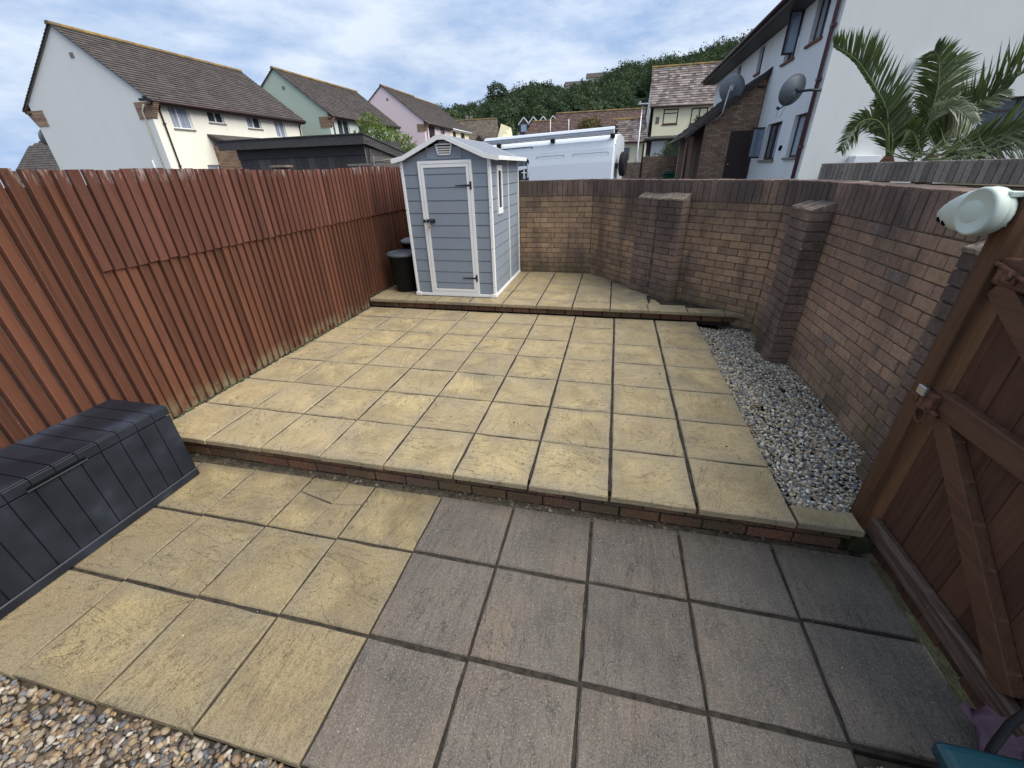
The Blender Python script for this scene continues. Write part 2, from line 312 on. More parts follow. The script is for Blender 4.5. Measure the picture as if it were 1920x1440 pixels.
# ---------------- mesh builder ----------------
class MB:
    def __init__(s): s.v = []; s.f = []; s.r = []; s.c = []; s.cur = 0.0; s.curc = None; s.sm = []; s.smooth = False
    def add(s, vs, fs):
        b = len(s.v); s.v.extend([tuple(x) for x in vs])
        for f in fs:
            s.f.append(tuple(b + i for i in f)); s.r.append(s.cur); s.c.append(s.curc); s.sm.append(s.smooth)
        return s
    def box(s, a, b):
        x0, y0, z0 = a; x1, y1, z1 = b
        return s.add([(x0, y0, z0), (x1, y0, z0), (x1, y1, z0), (x0, y1, z0), (x0, y0, z1), (x1, y0, z1), (x1, y1, z1), (x0, y1, z1)],
                     [(0, 3, 2, 1), (4, 5, 6, 7), (0, 1, 5, 4), (1, 2, 6, 5), (2, 3, 7, 6), (3, 0, 4, 7)])
    def obox(s, c, u, v, w_):
        c, u, v, w_ = map(Vector, (c, u, v, w_))
        P = [c + a * u + b * v + d * w_ for d in (-1, 1) for b in (-1, 1) for a in (-1, 1)]
        F = [(0, 2, 3, 1), (4, 5, 7, 6), (0, 1, 5, 4), (1, 3, 7, 5), (3, 2, 6, 7), (2, 0, 4, 6)]
        if u.cross(v).dot(w_) < 0: F = [f[::-1] for f in F]
        return s.add(P, F)
    def bar(s, a, b, w1, w2, up=(0, 0, 1)):
        a, b = Vector(a), Vector(b); d = b - a; L = d.length; d.normalize(); up = Vector(up)
        x = d.cross(up)
        if x.length < 1e-4: x = Vector((1, 0, 0))
        x.normalize(); y = x.cross(d)
        return s.obox((a + b) / 2, x * w1 / 2, d * L / 2, y * w2 / 2)
    def prism(s, pts, off):
        n = len(pts); off = Vector(off); P = [Vector(p) for p in pts]; Q = [p + off for p in P]
        nr = Vector((0, 0, 0))
        for i in range(n): nr += P[i].cross(P[(i + 1) % n])
        F = [tuple(range(n - 1, -1, -1)), tuple(range(n, 2 * n))] + [(i, (i + 1) % n, n + (i + 1) % n, n + i) for i in range(n)]
        if nr.dot(off) < 0: F = [f[::-1] for f in F]
        return s.add(P + Q, F)
    def tube(s, pts, rad, n=8, cap=True):
        pts = [Vector(p) for p in pts]; m = len(pts); rr = rad if isinstance(rad, (list, tuple)) else [rad] * m
        V = []; prev = None
        for i, p in enumerate(pts):
            d = (pts[min(i + 1, m - 1)] - pts[max(i - 1, 0)]).normalized()
            x = prev if prev is not None else d.orthogonal()
            x = (x - d * x.dot(d)); x = x.normalized() if x.length > 1e-5 else d.orthogonal().normalized(); prev = x; y = d.cross(x)
            for j in range(n):
                a = 2 * math.pi * j / n; V.append(p + (x * math.cos(a) + y * math.sin(a)) * rr[i])
        F = [(i * n + j, i * n + (j + 1) % n, (i + 1) * n + (j + 1) % n, (i + 1) * n + j) for i in range(m - 1) for j in range(n)]
        if cap: F += [tuple(range(n - 1, -1, -1)), tuple((m - 1) * n + j for j in range(n))]
        o = s.smooth; s.smooth = True; s.add(V, F); s.smooth = o; return s
    def lathe(s, prof, c, axis=(0, 0, 1), n=24, sx=1.0, cap=True):
        c = Vector(c); ax = Vector(axis).normalized(); x = ax.orthogonal().normalized(); y = ax.cross(x)
        V = []; m = len(prof)
        for r_, h in prof:
            for j in range(n):
                a = 2 * math.pi * j / n; V.append(c + ax * h + (x * math.cos(a) + y * math.sin(a) * sx) * r_)
        F = [(i * n + j, i * n + (j + 1) % n, (i + 1) * n + (j + 1) % n, (i + 1) * n + j) for i in range(m - 1) for j in range(n)]
        if cap: F += [tuple(range(n - 1, -1, -1)), tuple((m - 1) * n + j for j in range(n))]
        o = s.smooth; s.smooth = True; s.add(V, F); s.smooth = o; return s
    def build(s, name, m, parent=None, loc=None, bevel=0, seg=1):
        V = np.array(s.v, dtype=np.float64).reshape(-1, 3)
        if loc is None:
            if len(V): lo, hi = V.min(0), V.max(0); loc = ((lo[0] + hi[0]) / 2, (lo[1] + hi[1]) / 2, lo[2])
            else: loc = (0, 0, 0)
        loc = Vector(loc); me = bpy.data.meshes.new(name)
        me.from_pydata((V - np.array(loc)).tolist(), [], s.f)
        me.polygons.foreach_set('use_smooth', s.sm)
        a = me.attributes.new('rnd', 'FLOAT', 'FACE'); a.data.foreach_set('value', s.r)
        if any(c is not None for c in s.c):
            a = me.attributes.new('col', 'FLOAT_COLOR', 'FACE'); a.data.foreach_set('color', [x for c in s.c for x in ((c or (.5, .5, .5)) + (1,))])
        me.materials.append(m); me.update()
        if bevel:
            bm = bmesh.new(); bm.from_mesh(me)
            bmesh.ops.bevel(bm, geom=bm.edges[:], offset=bevel, segments=seg, profile=.6, affect='EDGES', clamp_overlap=True)
            bm.to_mesh(me); bm.free()
        o = bpy.data.objects.new(name, me); COL.objects.link(o)
        o['wloc'] = tuple(loc)
        if parent is not None:
            o.parent = parent; o.location = loc - Vector(parent['wloc'])
        else: o.location = loc
        return o
def mb(): return MB()
def tag(o, label=None, cat=None, group=None, kind=None):
    if label: o['label'] = label
    if cat: o['category'] = cat
    if group: o['group'] = group
    if kind: o['kind'] = kind
    return o
def thing(name, label, cat, loc=(0, 0, 0), group=None, kind=None):
    o = bpy.data.objects.new(name, None); COL.objects.link(o); o.location = loc; o['wloc'] = tuple(loc); o.empty_display_size = .1
    return tag(o, label, cat, group, kind)
def rr(a, b): return random.uniform(a, b)
# ================= ground and terraces =================
g = mb(); g.box((-300, -120, -1.2), (300, 420, -0.30)); tag(g.build('ground', M['asphalt']), kind='structure')
g = mb(); g.box((-300, 5.15, -.296), (300, 90, -.2)); tag(g.build('road', M['asphalt']), kind='structure')
g = mb(); g.box((5.05, -8, -.296), (60, 5.14, -.19)); tag(g.build('path', simple('pale_path', (.10, .10, .07), .9, .2, scale=8, bump=.004), loc=(5, -8, -.296)), kind='structure')

def slab(name, m, parent, x0, x1, y0, y1, z, th=.038, rough=.004, cut=None, tilt=.0015):
    """a riven concrete flag: uneven outline, chamfered arris, slightly out of level"""
    base = cut or [(x0, y0), (x1, y0), (x1, y1), (x0, y1)]
    pts = []
    n = len(base); cx = sum(p[0] for p in base) / n; cy = sum(p[1] for p in base) / n
    for i in range(n):
        a, b = base[i], base[(i + 1) % n]
        for t in (0, .28, .52, .77):
            j = 0 if t == 0 else rr(-1, .25) * rough
            nx, ny = b[1] - a[1], -(b[0] - a[0]); L = math.hypot(nx, ny) or 1
            pts.append((a[0] + (b[0] - a[0]) * t + nx / L * j, a[1] + (b[1] - a[1]) * t + ny / L * j))
    tx, ty = rr(-tilt, tilt), rr(-tilt, tilt); dz = rr(-.0012, .0012)
    def Z(p, d): return z - d + dz + (p[0] - cx) * tx * 4 + (p[1] - cy) * ty * 4
    def inset(p, d):
        L = math.hypot(p[0] - cx, p[1] - cy); f = 1 - d * 1.3 / L
        return (cx + (p[0] - cx) * f, cy + (p[1] - cy) * f)
    N = len(pts); V = []
    for p in pts: f = rr(.50, .68); q = (cx + (p[0] - cx) * f, cy + (p[1] - cy) * f); V.append((q[0], q[1], Z(q, 0)))
    for p in pts: q = inset(p, rr(.003, .007)); V.append((q[0], q[1], Z(q, rr(0, .0006))))
    for p in pts: V.append((p[0], p[1], Z(p, rr(.004, .008))))
    for p in pts: V.append((p[0], p[1], z - th))
    F = [tuple(range(N))] + [((k_ + 1) * N + i, (k_ + 1) * N + (i + 1) % N, k_ * N + (i + 1) % N, k_ * N + i) for k_ in range(3) for i in range(N)]
    s = mb(); s.cur = random.random(); s.add(V, F)
    o = s.build(name, m, parent); a = o.data.attributes.new('edg', 'FLOAT', 'POINT'); a.data.foreach_set('value', [0.0] * N + [1.0] * (3 * N)); return o

g = mb(); g.box((4.54, -3, -.2958), (5.04, .05, -.25)); tag(g.build('mossy_ground', simple('mossy_ground', (.014, .016, .009), .95, .1, var=.5, scale=18, bump=.01), loc=(4.5, -3, -.29)), kind='structure')
# --- middle terrace
CX = [-.03, .457, .914, 1.376, 1.836, 2.300, 2.763, 3.225, 3.685, 4.150]
RY = [-.002, .440, .884, 1.334, 1.786, 2.230, 2.676, 3.052]
gapw = [0, .0062, .0062, .0062, .0062, .0062, .0072, .0088, .0088, 0]
t = mb(); t.box((-.05, .055, -.296), (4.145, 4.85, -.05)); t.box((4.1452, .055, -.2958), (4.85, 4.85, -.16)); t.box((-.05, .0552, -.0498), (4.145, 3.055, -.009))
mid = tag(t.build('middle_terrace', M['joint'], loc=(0, 0, 0)), kind='structure')
for i in range(9):
    for j in range(7):
        gx0, gx1 = gapw[i], gapw[i + 1]; gy = rr(.0048, .0066)
        x0 = CX[i] + gx0 + rr(-.0008, .0008); x1 = CX[i + 1] - gx1 + rr(-.0008, .0008)
        y0 = RY[j] + (gy if j else rr(-.004, .004)); y1 = RY[j + 1] - gy
        slab('paving_slab', M['yslab'], mid, x0, x1, y0, y1, 0.0 if j else .001)
slab('edging_slab', M['yslab'], mid, 4.163, 4.452, .004, .132, .0)
def riser(parent, x0, x1, yf, courses, bl=.215, z0=0, h=.065, jt=.01, dep=.1, m=None, jx=.012):
    for c in range(courses):
        x = x0 - (bl + jt) * (.5 if c % 2 else .07); zz = z0 + c * (h + jt)
        while x < x1:
            a, b = max(x, x0), min(x + bl, x1)
            if b - a > .03:
                s = mb(); s.cur = random.random(); o = rr(-.003, .003)
                s.box((a + rr(0, .002), yf + o, zz + rr(-.001, .002)), (b, yf + dep, zz + h + rr(-.002, .001)))
                s.build('brick', m or M['riser'], parent, bevel=.004)
            x += bl + jt
riser(mid, -.05, 4.44, .045, 2, z0=-.182, h=.064, jt=.009)
# --- upper terrace
t = mb(); t.box((-.05, 3.105, -.045), (4.62, 4.86, .0)); t.box((-.05, 3.106, .0005), (4.60, 4.86, .111))
up = tag(t.build('upper_terrace', M['joint'], loc=(0, 3.1, 0)), kind='structure')
riser(up, -.05, 4.70, 3.075, 1, z0=.006, h=.068)
UX = [-.03, .46, .92, 1.38, 1.832, 2.272, 2.714, 3.168]; UY = [3.035, 3.283, 3.68, 4.10, 4.86]
for i in range(7):
    for j in range(4):
        slab('paving_slab', M['yslab'], up, UX[i] + .0065, UX[i + 1] - .0065, UY[j] + (.0075 if j else rr(-.003, .003)), UY[j + 1] - .0075, .12)
def wallx(y):   # inner face of the slanting wall at a depth y
    for (xa, ya), (xb, yb) in (((2.80, 4.87), (3.70, 3.76)), ((3.70, 3.76), (4.70, 2.95))):
        if yb <= y <= ya: return xa + (xb - xa) * (ya - y) / (ya - yb)
    return 2.8 if y > 4.8 else 4.68
for j, (ya, yb) in enumerate(((3.287, 3.675), (3.684, 4.095), (4.104, 4.50))):
    c = [(3.174, ya), (min(wallx(ya) - .03, 3.62 if j == 0 else 9), ya), (min(wallx(yb) - .03, 3.62 if j == 0 else 9), yb), (3.174, yb)]
    slab('paving_slab', M['yslab'], up, 0, 0, 0, 0, .12, cut=c, tilt=.0005)
slab('paving_slab', M['yslab'], up, 0, 0, 0, 0, .12, cut=[(2.72, 4.45), (3.05, 4.45), (2.78, 4.80), (2.72, 4.80)])
for xa, xb in ((3.172, 3.60), (3.605, 4.04), (4.045, 4.43)):
    slab('paving_slab', M['yslab'], up, xa, xb, 3.03 + rr(-.003, .003), 3.281 if xb < 4.1 else 3.20, .12)
slab('paving_slab', M['yslab'], up, 0, 0, 0, 0, .121, cut=[(4.436, 3.03), (4.68, 3.02), (4.66, 3.05), (4.436, 3.19)], tilt=0)
slab('paving_slab', M['yslab'], up, 0, 0, 0, 0, .122, cut=[(3.625, 3.29), (3.76, 3.29), (3.72, 3.45), (3.66, 3.52)], tilt=0)
# --- lower terrace
LX = [-.545, -.083, .377, .837, 1.289, 1.754, 2.217]; GX = [2.217, 2.677, 3.140, 3.611, 4.076, 4.535]
t = mb(); t.box((-.6, -1.325, -.296), (4.08, .03, -.191)); t.box((4.08, -.86, -.2955), (4.53, .03, -.1958))
low = tag(t.build('lower_terrace', M['joint'], loc=(0, -1.3, -.296)), kind='structure')
rows = [(-.022, -.440), (-.449, -.890), (-.900, -1.345)]
def off(x): return (x - .8) * .0125
for i in range(6):
    for j, (ya, yb) in enumerate(rows):
        x0, x1 = LX[i] + .0048, LX[i + 1] - .0045
        if i == 4 and j == 0:      # the cracked slab, in four pieces
            y0, y1 = yb + off(x0), ya + off(x0); cx_, cy_ = x0 + .27, y0 + .235
            q = .0015
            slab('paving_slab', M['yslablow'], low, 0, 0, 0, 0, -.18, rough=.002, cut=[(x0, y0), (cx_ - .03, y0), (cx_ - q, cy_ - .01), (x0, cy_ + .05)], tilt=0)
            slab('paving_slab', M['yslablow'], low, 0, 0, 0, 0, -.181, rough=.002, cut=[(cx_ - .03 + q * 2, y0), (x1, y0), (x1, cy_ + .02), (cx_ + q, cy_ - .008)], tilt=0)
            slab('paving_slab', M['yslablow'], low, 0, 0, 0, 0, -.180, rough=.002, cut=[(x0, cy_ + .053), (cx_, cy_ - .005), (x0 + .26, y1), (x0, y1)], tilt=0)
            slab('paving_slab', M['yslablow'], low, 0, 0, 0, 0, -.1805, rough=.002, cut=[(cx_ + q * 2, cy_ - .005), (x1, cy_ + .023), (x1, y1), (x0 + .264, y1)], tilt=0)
            continue
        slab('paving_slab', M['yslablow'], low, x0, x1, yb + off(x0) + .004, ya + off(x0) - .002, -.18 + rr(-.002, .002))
for i in range(5):
    for j, (ya, yb) in enumerate(rows):
        if i == 4 and j == 2: continue
        x0, x1 = GX[i] + (.004 if i == 0 else .006), GX[i + 1] - .006
        slab('paving_slab', M['gslab'], low, x0, x1, yb + off(x0) + .004, ya + off(x0) - .005, -.18 + rr(-.002, .002))
# grit, droppings and leaf crumbs lying on the slabs
s = mb()
for q in range(170):
    if q % 3: x, y, z = rr(.6, 4.4), rr(-1.25, -.06), -.178
    else: x, y, z = rr(.2, 4.0), rr(.05, 2.9), .0022
    r_ = rr(.0012, .0032) if q % 9 else rr(.004, .007); s.cur = random.random(); s.curc = random.choice([(.62, .60, .55), (.05, .045, .04), (.03, .025, .02), (.10, .08, .05), (.5, .47, .40)])
    a = rr(0, 3); s.obox((x, y, z + r_ * .3), (math.cos(a) * r_, math.sin(a) * r_, 0), (-math.sin(a) * r_ * .6, math.cos(a) * r_ * .6, 0), (0, 0, r_ * .45))
tag(s.build('grit', M['stone'], bevel=.0004), kind='stuff')
# soil strip in front of the riser
s = mb()
for q in range(900):
    x = rr(0.1, 4.4); y = rr(-.02, .044) + (.012 if x > 2.2 else 0); r_ = rr(.002, .006) if random.random() < .9 else rr(.006, .010)
    z = -.186 + rr(-.004, .004); s.cur = random.random(); s.curc = random.choice([(.05, .04, .03), (.09, .075, .05), (.035, .03, .022), (.05, .055, .025), (.22, .2, .16)])
    s.obox((x, y, z), (r_, rr(-.3, .3) * r_, rr(-.3, .3) * r_), (rr(-.3, .3) * r_, r_, 0), (0, 0, r_ * .7))
tag(s.build('soil_crumbs', M['stone']), kind='stuff')
s = mb(); s.box((.0, -.028, -.195), (4.45, .0448, -.184)); s.build('soil_strip', M['dirt'], low)

# ================= gravel =================
ICO = None
def pebbles(name, spots, size, cols, flat=.55, surfaces=None):
    bm = bmesh.new(); bmesh.ops.create_icosphere(bm, subdivisions=1 if len(spots) > 3500 else 2, radius=1.0)
    base = np.array([v.co[:] for v in bm.verts]); faces = np.array([[v.index for v in f.verts] for f in bm.faces]); bm.free()
    rng = np.random.default_rng(3); nv, nf = len(base), len(faces)
    V = np.empty((len(spots) * nv, 3)); Fc = np.empty((len(spots) * nf, 3), int); C = np.empty((len(spots) * nf, 4))
    for i, (x, y, z) in enumerate(spots):
        s_ = size * rng.uniform(.55, 1.25); sc = np.array([s_, s_ * rng.uniform(.55, .95), s_ * flat * rng.uniform(.55, 1.1)])
        p = base * (1 + rng.normal(0, .09, (nv, 1))) * sc
        a = rng.uniform(0, 6.28); b = rng.normal(0, .42); c = rng.normal(0, .42)
        ca, sa, cb, sb, cc, s2 = math.cos(a), math.sin(a), math.cos(b), math.sin(b), math.cos(c), math.sin(c)
        Rm = np.array([[ca, -sa, 0], [sa, ca, 0], [0, 0, 1]]) @ np.array([[1, 0, 0], [0, cb, -sb], [0, sb, cb]]) @ np.array([[cc, 0, s2], [0, 1, 0], [-s2, 0, cc]])
        V[i * nv:(i + 1) * nv] = p @ Rm.T + (x, y, z); Fc[i * nf:(i + 1) * nf] = faces + i * nv
        col = np.array(cols[rng.integers(len(cols))]) * rng.uniform(.75, 1.2); C[i * nf:(i + 1) * nf, :3] = col; C[i * nf:(i + 1) * nf, 3] = 1
    me = bpy.data.meshes.new(name); me.vertices.add(len(V)); me.vertices.foreach_set('co', V.ravel())
    me.loops.add(len(Fc) * 3); me.loops.foreach_set('vertex_index', Fc.ravel().astype(np.int32)); me.polygons.add(len(Fc))
    me.polygons.foreach_set('loop_start', (np.arange(len(Fc)) * 3).astype(np.int32)); me.polygons.foreach_set('loop_total', np.full(len(Fc), 3, np.int32))
    me.polygons.foreach_set('use_smooth', np.ones(len(Fc), bool))
    at = me.attributes.new('col', 'FLOAT_COLOR', 'FACE'); at.data.foreach_set('color', C.ravel()); me.update(); me.validate()
    me.materials.append(M['stone']); o = bpy.data.objects.new(name, me); COL.objects.link(o); o['wloc'] = (0, 0, 0); return tag(o, kind='stuff')
def gz(x, y): return -.035 - .035 * min(1, max(0, (y - .5) / 2.2)) + .012 * math.sin(x * 9 + y * 5)
wallX = lambda y: 4.81 if y < 2.15 else 4.81 - (y - 2.15) * .1
sp = []
for q in range(12500):
    y = rr(.12, 3.06); x = rr(4.165, 4.80)
    if x > wallX(y) - .012 or (x > 4.63 and 2.13 < y < 2.56) or (y < .2 and x > 4.47): continue
    sp.append((x, y, gz(x, y) + rr(-.006, .006)))
gcols = [(0.435, 0.408, 0.348), (0.263, 0.268, 0.267), (0.172, 0.178, 0.197), (0.659, 0.586, 0.452), (0.527, 0.408, 0.232), (0.817, 0.751, 0.615), (0.342, 0.255, 0.174), (0.172, 0.153, 0.139), (0.580, 0.484, 0.336), (0.422, 0.306, 0.174)]
pebbles('grey_gravel', sp, .0135, gcols)
s = mb(); s.add([(4.151, .135, -.06), (4.82, .135, -.06), (4.82, 3.07, -.13), (4.151, 3.07, -.13)], [(0, 1, 2, 3)]); tag(s.build('gravel_bed', M['dirt']), kind='structure')
sp = [(rr(-.55, 2.3), rr(-1.95, -1.335), -.213 + rr(-.008, .008)) for q in range(8000)]
sp = [p for p in sp if p[1] < -1.352 + off(p[0])] + [(rr(4.085, 4.55), rr(-1.5, -.895), -.213 + rr(-.006, .006)) for q in range(1500)]
bcols = [(.28, .20, .115), (.36, .28, .18), (.18, .12, .075), (.42, .35, .26), (.13, .11, .10), (.25, .165, .10), (.33, .225, .12), (.21, .17, .13), (.50, .45, .37), (.10, .085, .075), (.23, .19, .14), (.17, .175, .19)]
pebbles('golden_gravel', sp, .0165, [tuple(c * .85 for c in q) for q in bcols], .6)
s = mb(); s.box((-.6, -2.6, -.29), (4.6, -1.33, -.226)); s.box((4.081, -1.33, -.29), (4.6, -.861, -.2262)); tag(s.build('gravel_soil', M['dirt']), kind='structure')

# ================= brick garden wall =================
TOP = 1.458; SOL = .212
wall = thing('garden_wall', 'reddish brown brick garden wall with upright top course behind the gravel and shed', 'wall', (3.7, 3.76, -.2))
seg = [((-.10, 4.87), (2.80, 4.87), .06, 'brick'), ((2.80, 4.87), (3.64, 3.835), .06, 'brick'), ((3.64, 3.835), (4.70, 2.96), .02, 'brick'),
       ((4.70, 2.96), (4.80, 2.15), -.14, 'brickR'), ((4.80, 2.15), (4.80, .02), -.14, 'brickR')]
BR = []   # (builder, distance, material)
def brickbox(c, u, n, L, h, d, m, fat=0):
    """brick centred on the wall face point c; u along the face, n outwards"""
    b = mb(); b.cur = min(1, max(0, random.gauss(.5, .19)))
    j = rr(-.0022, .0022)
    b.obox(Vector(c) - n * (d / 2 - j - fat), u * (L / 2), n * (d / 2), Vector((0, 0, h / 2)))
    BR.append((b, (Vector(c) - CAMP).length, m))
core = mb()
for k_, ((xa, ya), (xb, yb), zb, mm) in enumerate(seg):
    A = Vector((xa, ya, 0)); B = Vector((xb, yb, 0)); d = B - A; L = d.length; u = d / L; n = Vector((u.y, -u.x, 0))
    if n.dot(Vector((3, -1.7, 0)) - A) < 0: n = -n
    core.prism([A - n * .0065 + Vector((0, 0, zb - .1)), B - n * .0065 + Vector((0, 0, zb - .1)), B - n * .21 + Vector((0, 0, zb - .1)), A - n * .21 + Vector((0, 0, zb - .1))], (0, 0, TOP - .012 - zb + .1))
    zt = TOP - SOL - .010; c = 0
    while zt - c * .0745 > zb - .05:
        z = zt - c * .0745 - .0325; x = -.1125 * (c % 2) - .03 * k_
        while x < L:
            a, b = max(x, .002), min(x + .215, L - .002)
            if b - a > .025: brickbox(A + u * ((a + b) / 2) + Vector((0, 0, z)), u, n, (b - a), .0665, .09, mm)
            x += .2230
        c += 1
    ns = int(L / .0748); ws = L / ns
    for q in range(ns):
        h = SOL + rr(-.003, .003)
        b = mb(); b.cur = random.random(); cc = A + u * ((q + .5) * ws) + Vector((0, 0, TOP - SOL / 2 + rr(-.002, .002)))
        b.obox(cc - n * (.107 - rr(-.002, .003)), u * ((ws - .0095) / 2), n * .107, Vector((0, 0, h / 2))); BR.append((b, (cc - CAMP).length, 'soldier'))
def pier(p0, p1, out, zb, zt, mm, split=False):
    A = Vector((p0[0], p0[1], 0)); B = Vector((p1[0], p1[1], 0)); d = B - A; L = d.length; u = d / L; n = Vector((u.y, -u.x, 0))
    if n.dot(CAMP - A) < 0: n = -n
    back = A - n * out; c = 0; z = zt - .01
    core.prism([A - n * .012 + u * .012 + Vector((0, 0, zb - .1)), B - n * .012 - u * .012 + Vector((0, 0, zb - .1)), B - n * (out + .02) - u * .012 + Vector((0, 0, zb - .1)), A - n * (out + .02) + u * .012 + Vector((0, 0, zb - .1))], (0, 0, zt - zb + .085))
    while z > zb - .06:
        cuts = [0, .215, .44, L] if c % 2 == 0 else [0, .1025, .33, .555, L]
        if split: cuts = [0, .215, L * .49, L * .51, L - .215, L] if c % 2 == 0 else [0, .105, .33, L * .49, L * .51, L - .33, L - .105, L]
        cuts = sorted(set(x for x in cuts if x <= L))
        for a, b in zip(cuts, cuts[1:]):
            if b - a < .04: continue
            if split and abs(a - L * .49) < 1e-4: continue
            gap = .009 if not split or (abs(a - L * .51) > .001 and abs(b - L * .49) > .001) else .004
            brickbox(A + u * ((a + b) / 2) + Vector((0, 0, z - .0325)), u, n, b - a - gap, .0665, out + .01, mm)
        z -= .0745; c += 1
    # sloping weathered cap bricks laid on edge
    nb = int(L / .0748); ws = L / nb
    for q in range(nb):
        b = mb(); a0, a1 = q * ws + .003, (q + 1) * ws - .003; h = rr(-.004, .004)
        P = [A + u * a0 + n * .006 + Vector((0, 0, zt - .008)), A + u * a0 + n * .006 + Vector((0, 0, zt + .012 + h)), A + u * a0 - n * out + Vector((0, 0, zt + .072 + h)), A + u * a0 - n * out + Vector((0, 0, zt - .008))]
        b.cur = random.random(); b.prism(P, u * (a1 - a0)); b.build('cap_brick', M['capb'], wall, bevel=.003)
pier((3.395, 3.975), (3.860, 3.455), .115, .06, 1.255, 'pier', True)
pier((4.635, 2.555), (4.640, 2.145), .165, -.14, 1.255, 'pier')
pier((4.640, .53), (4.642, .115), .16, -.14, 1.245, 'pier')
core.build('mortar', M['mortar'], wall)
BR.sort(key=lambda t_: t_[1])
# nearest 300 bricks stay separate, the rest is joined
rest = {}
for i, (b, d_, mm) in enumerate(BR):
    if i < 300: b.build('brick', M[mm], wall, bevel=.0035)
    else: rest.setdefault(mm, []).append(b)
J = mb(); mats = list(rest)
for mm in mats:
    J = mb()
    for b in rest[mm]: J.cur = b.cur; J.add(b.v, b.f)
    tag(J.build('bricks', M[mm], wall, bevel=.003), kind='stuff')
# little weed growing at the pier top
s = mb()
for q in range(26):
    a = rr(0, 6.28); p = Vector((4.75 + rr(-.015, .015), 2.13 + rr(-.01, .01), .98 + rr(-.03, .05))); dd = Vector((math.cos(a) * .03, -abs(math.sin(a)) * .035, rr(-.01, .04))) * rr(.5, 1)
    s.cur = random.random(); sd = Vector((rr(-1, 1), rr(-1, 1), rr(-1, 1))).normalized() * .007; s.add([p, p + dd * .6 + sd, p + dd, p + dd * .6 - sd], [(0, 1, 2, 3)])
tag(s.build('wall_weed', M['leafbush']), 'tiny green weed rooted in the wall joint beside the right pier', 'weed')

# ================= left fence =================
fen = thing('garden_fence', 'tall stained red brown board fence along the left of the patio', 'fence', (-.05, 2, -.2))
def board(y, wdt, z0, z1, m, x=-.035, lean=0, th=.016, ov=.014, nm='board'):
    # feather edge board: thick leading edge, thin tail tucked under its neighbour
    b = mb(); b.cur = random.random(); t0 = rr(-.003, .003); zt = z1 + rr(-.006, .006); zb = z0 + rr(-.006, .004)
    A = [(x - .008, y + .009, zb), (x + th + t0, y + .009, zb), (x + th + t0 + .001, y + .014, zb), (x + .004, y + wdt, zb), (x - .008, y + wdt, zb)]
    b.prism([(p[0], p[1] + rr(-.0008, .0008), p[2]) for p in A], (rr(-.002, .002), lean, zt - zb)); return b.build(nm, M[m], fen)
y = .185; pitch = .0758
while y < 4.86:
    zf = (.0 if y < 3.02 else .12) + .004; sm = 1.105 + .02 * (y / 4.8)
    board(y, pitch, zf, sm + .01, 'fence', lean=rr(-.003, .003), x=-.054, th=.021)
    board(y, pitch, sm, 1.672 + .012 * math.sin(y * 2.1) + .004 * y, 'fenceup', x=-.036, lean=rr(-.003, .003))
    y += pitch + rr(-.002, .002)
y = .13; q = 0
while y > -2.9:
    board(y, .069, -.19, 1.690 + rr(-.006, .006), 'fence', x=-.058, th=.028, lean=rr(-.003, .003), ov=.010)
    s = mb(); s.cur = .3; s.box((-.066, y - .013, -.19), (-.058, y, 1.68)); s.build('board', M['fence'], fen)
    y -= .082; q += 1
for z in (.15, .75, 1.35):
    s = mb(); s.cur = .4; s.box((-.14, -2.9, z), (-.085, 4.86, z + .07)); s.build('rail', M['blackwood'], fen)
for y in (-2.3, -1, .16, 1.6, 3.1, 4.7):
    s = mb(); s.cur = .4; s.box((-.235, y, -.29), (-.142, y + .09, 1.62)); s.build('post', M['blackwood'], fen)
s = mb(); s.cur = .2; s.box((-.082, -2.9, -.25), (-.070, 4.86, 1.60)); s.build('backing_board', M['blackwood'], fen)
# weeds and moss along the foot of the fence
s = mb()
for q in range(420):
    y = rr(.2, 3.0) if random.random() < .8 else rr(3.05, 4.6); z = 0.0 if y < 3.04 else .12; x = -.028 + rr(-.006, .014); r_ = rr(.003, .010)
    s.curc = random.choice([(.03, .045, .015), (.05, .05, .03), (.04, .03, .02), (.06, .08, .03)]); s.cur = random.random()
    s.obox((x, y, z + rr(-.004, .008)), (r_, 0, rr(-.3, .3) * r_), (0, r_ * 1.5, 0), (0, rr(-.3, .3) * r_, r_ * .8))
tag(s.build('moss_along_fence', M['stone']), kind='stuff')
# ================= gate =================
gt = thing('garden_gate', 'brown timber ledged and braced gate standing at the right edge of the patio', 'gate', (4.55, -.4, -.16))
yb = [.098, .045, -.075, -.195, -.315, -.435, -.555, -.675, -.795, -.90]
for i in range(len(yb) - 1):
    s = mb(); s.cur = random.random(); g1 = .010 if i == 0 else .0035
    s.box((4.552 + rr(-.001, .001), yb[i + 1] + g1 / 2, -.155 + rr(-.02, .01)), (4.570, yb[i] - g1 / 2, 1.44 + rr(-.006, .006))); s.build('board', M['gate'], gt, bevel=.002)
for nm, z0, z1, mt, y1 in (('rail', .655, .752, 'gaterail', .128), ('rail', 1.19, 1.285, 'gaterail', .128), ('bottom_rail', -.070, .028, 'rotten', .095)):
    s = mb(); s.cur = rr(.3, .8); s.box((4.502, -.9, z0), (4.5515, y1, z1)); s.build(nm, M[mt], gt, bevel=.006 if nm == 'rail' else .012)
def brace(a, b, wd=.082):
    s = mb(); s.cur = rr(.3, .8); a = Vector(a); b = Vector(b); d = (b - a).normalized(); n = Vector((1, 0, 0)); v = d.cross(n).normalized()
    s.obox((a + b) / 2, d * ((b - a).length / 2), v * wd / 2, n * .0225); s.build('brace', M['gaterail'], gt, bevel=.003)
brace((4.5285, .035, .652), (4.5285, -.70, .03)); brace((4.5285, .10, 1.188), (4.5285, -.62, .755))
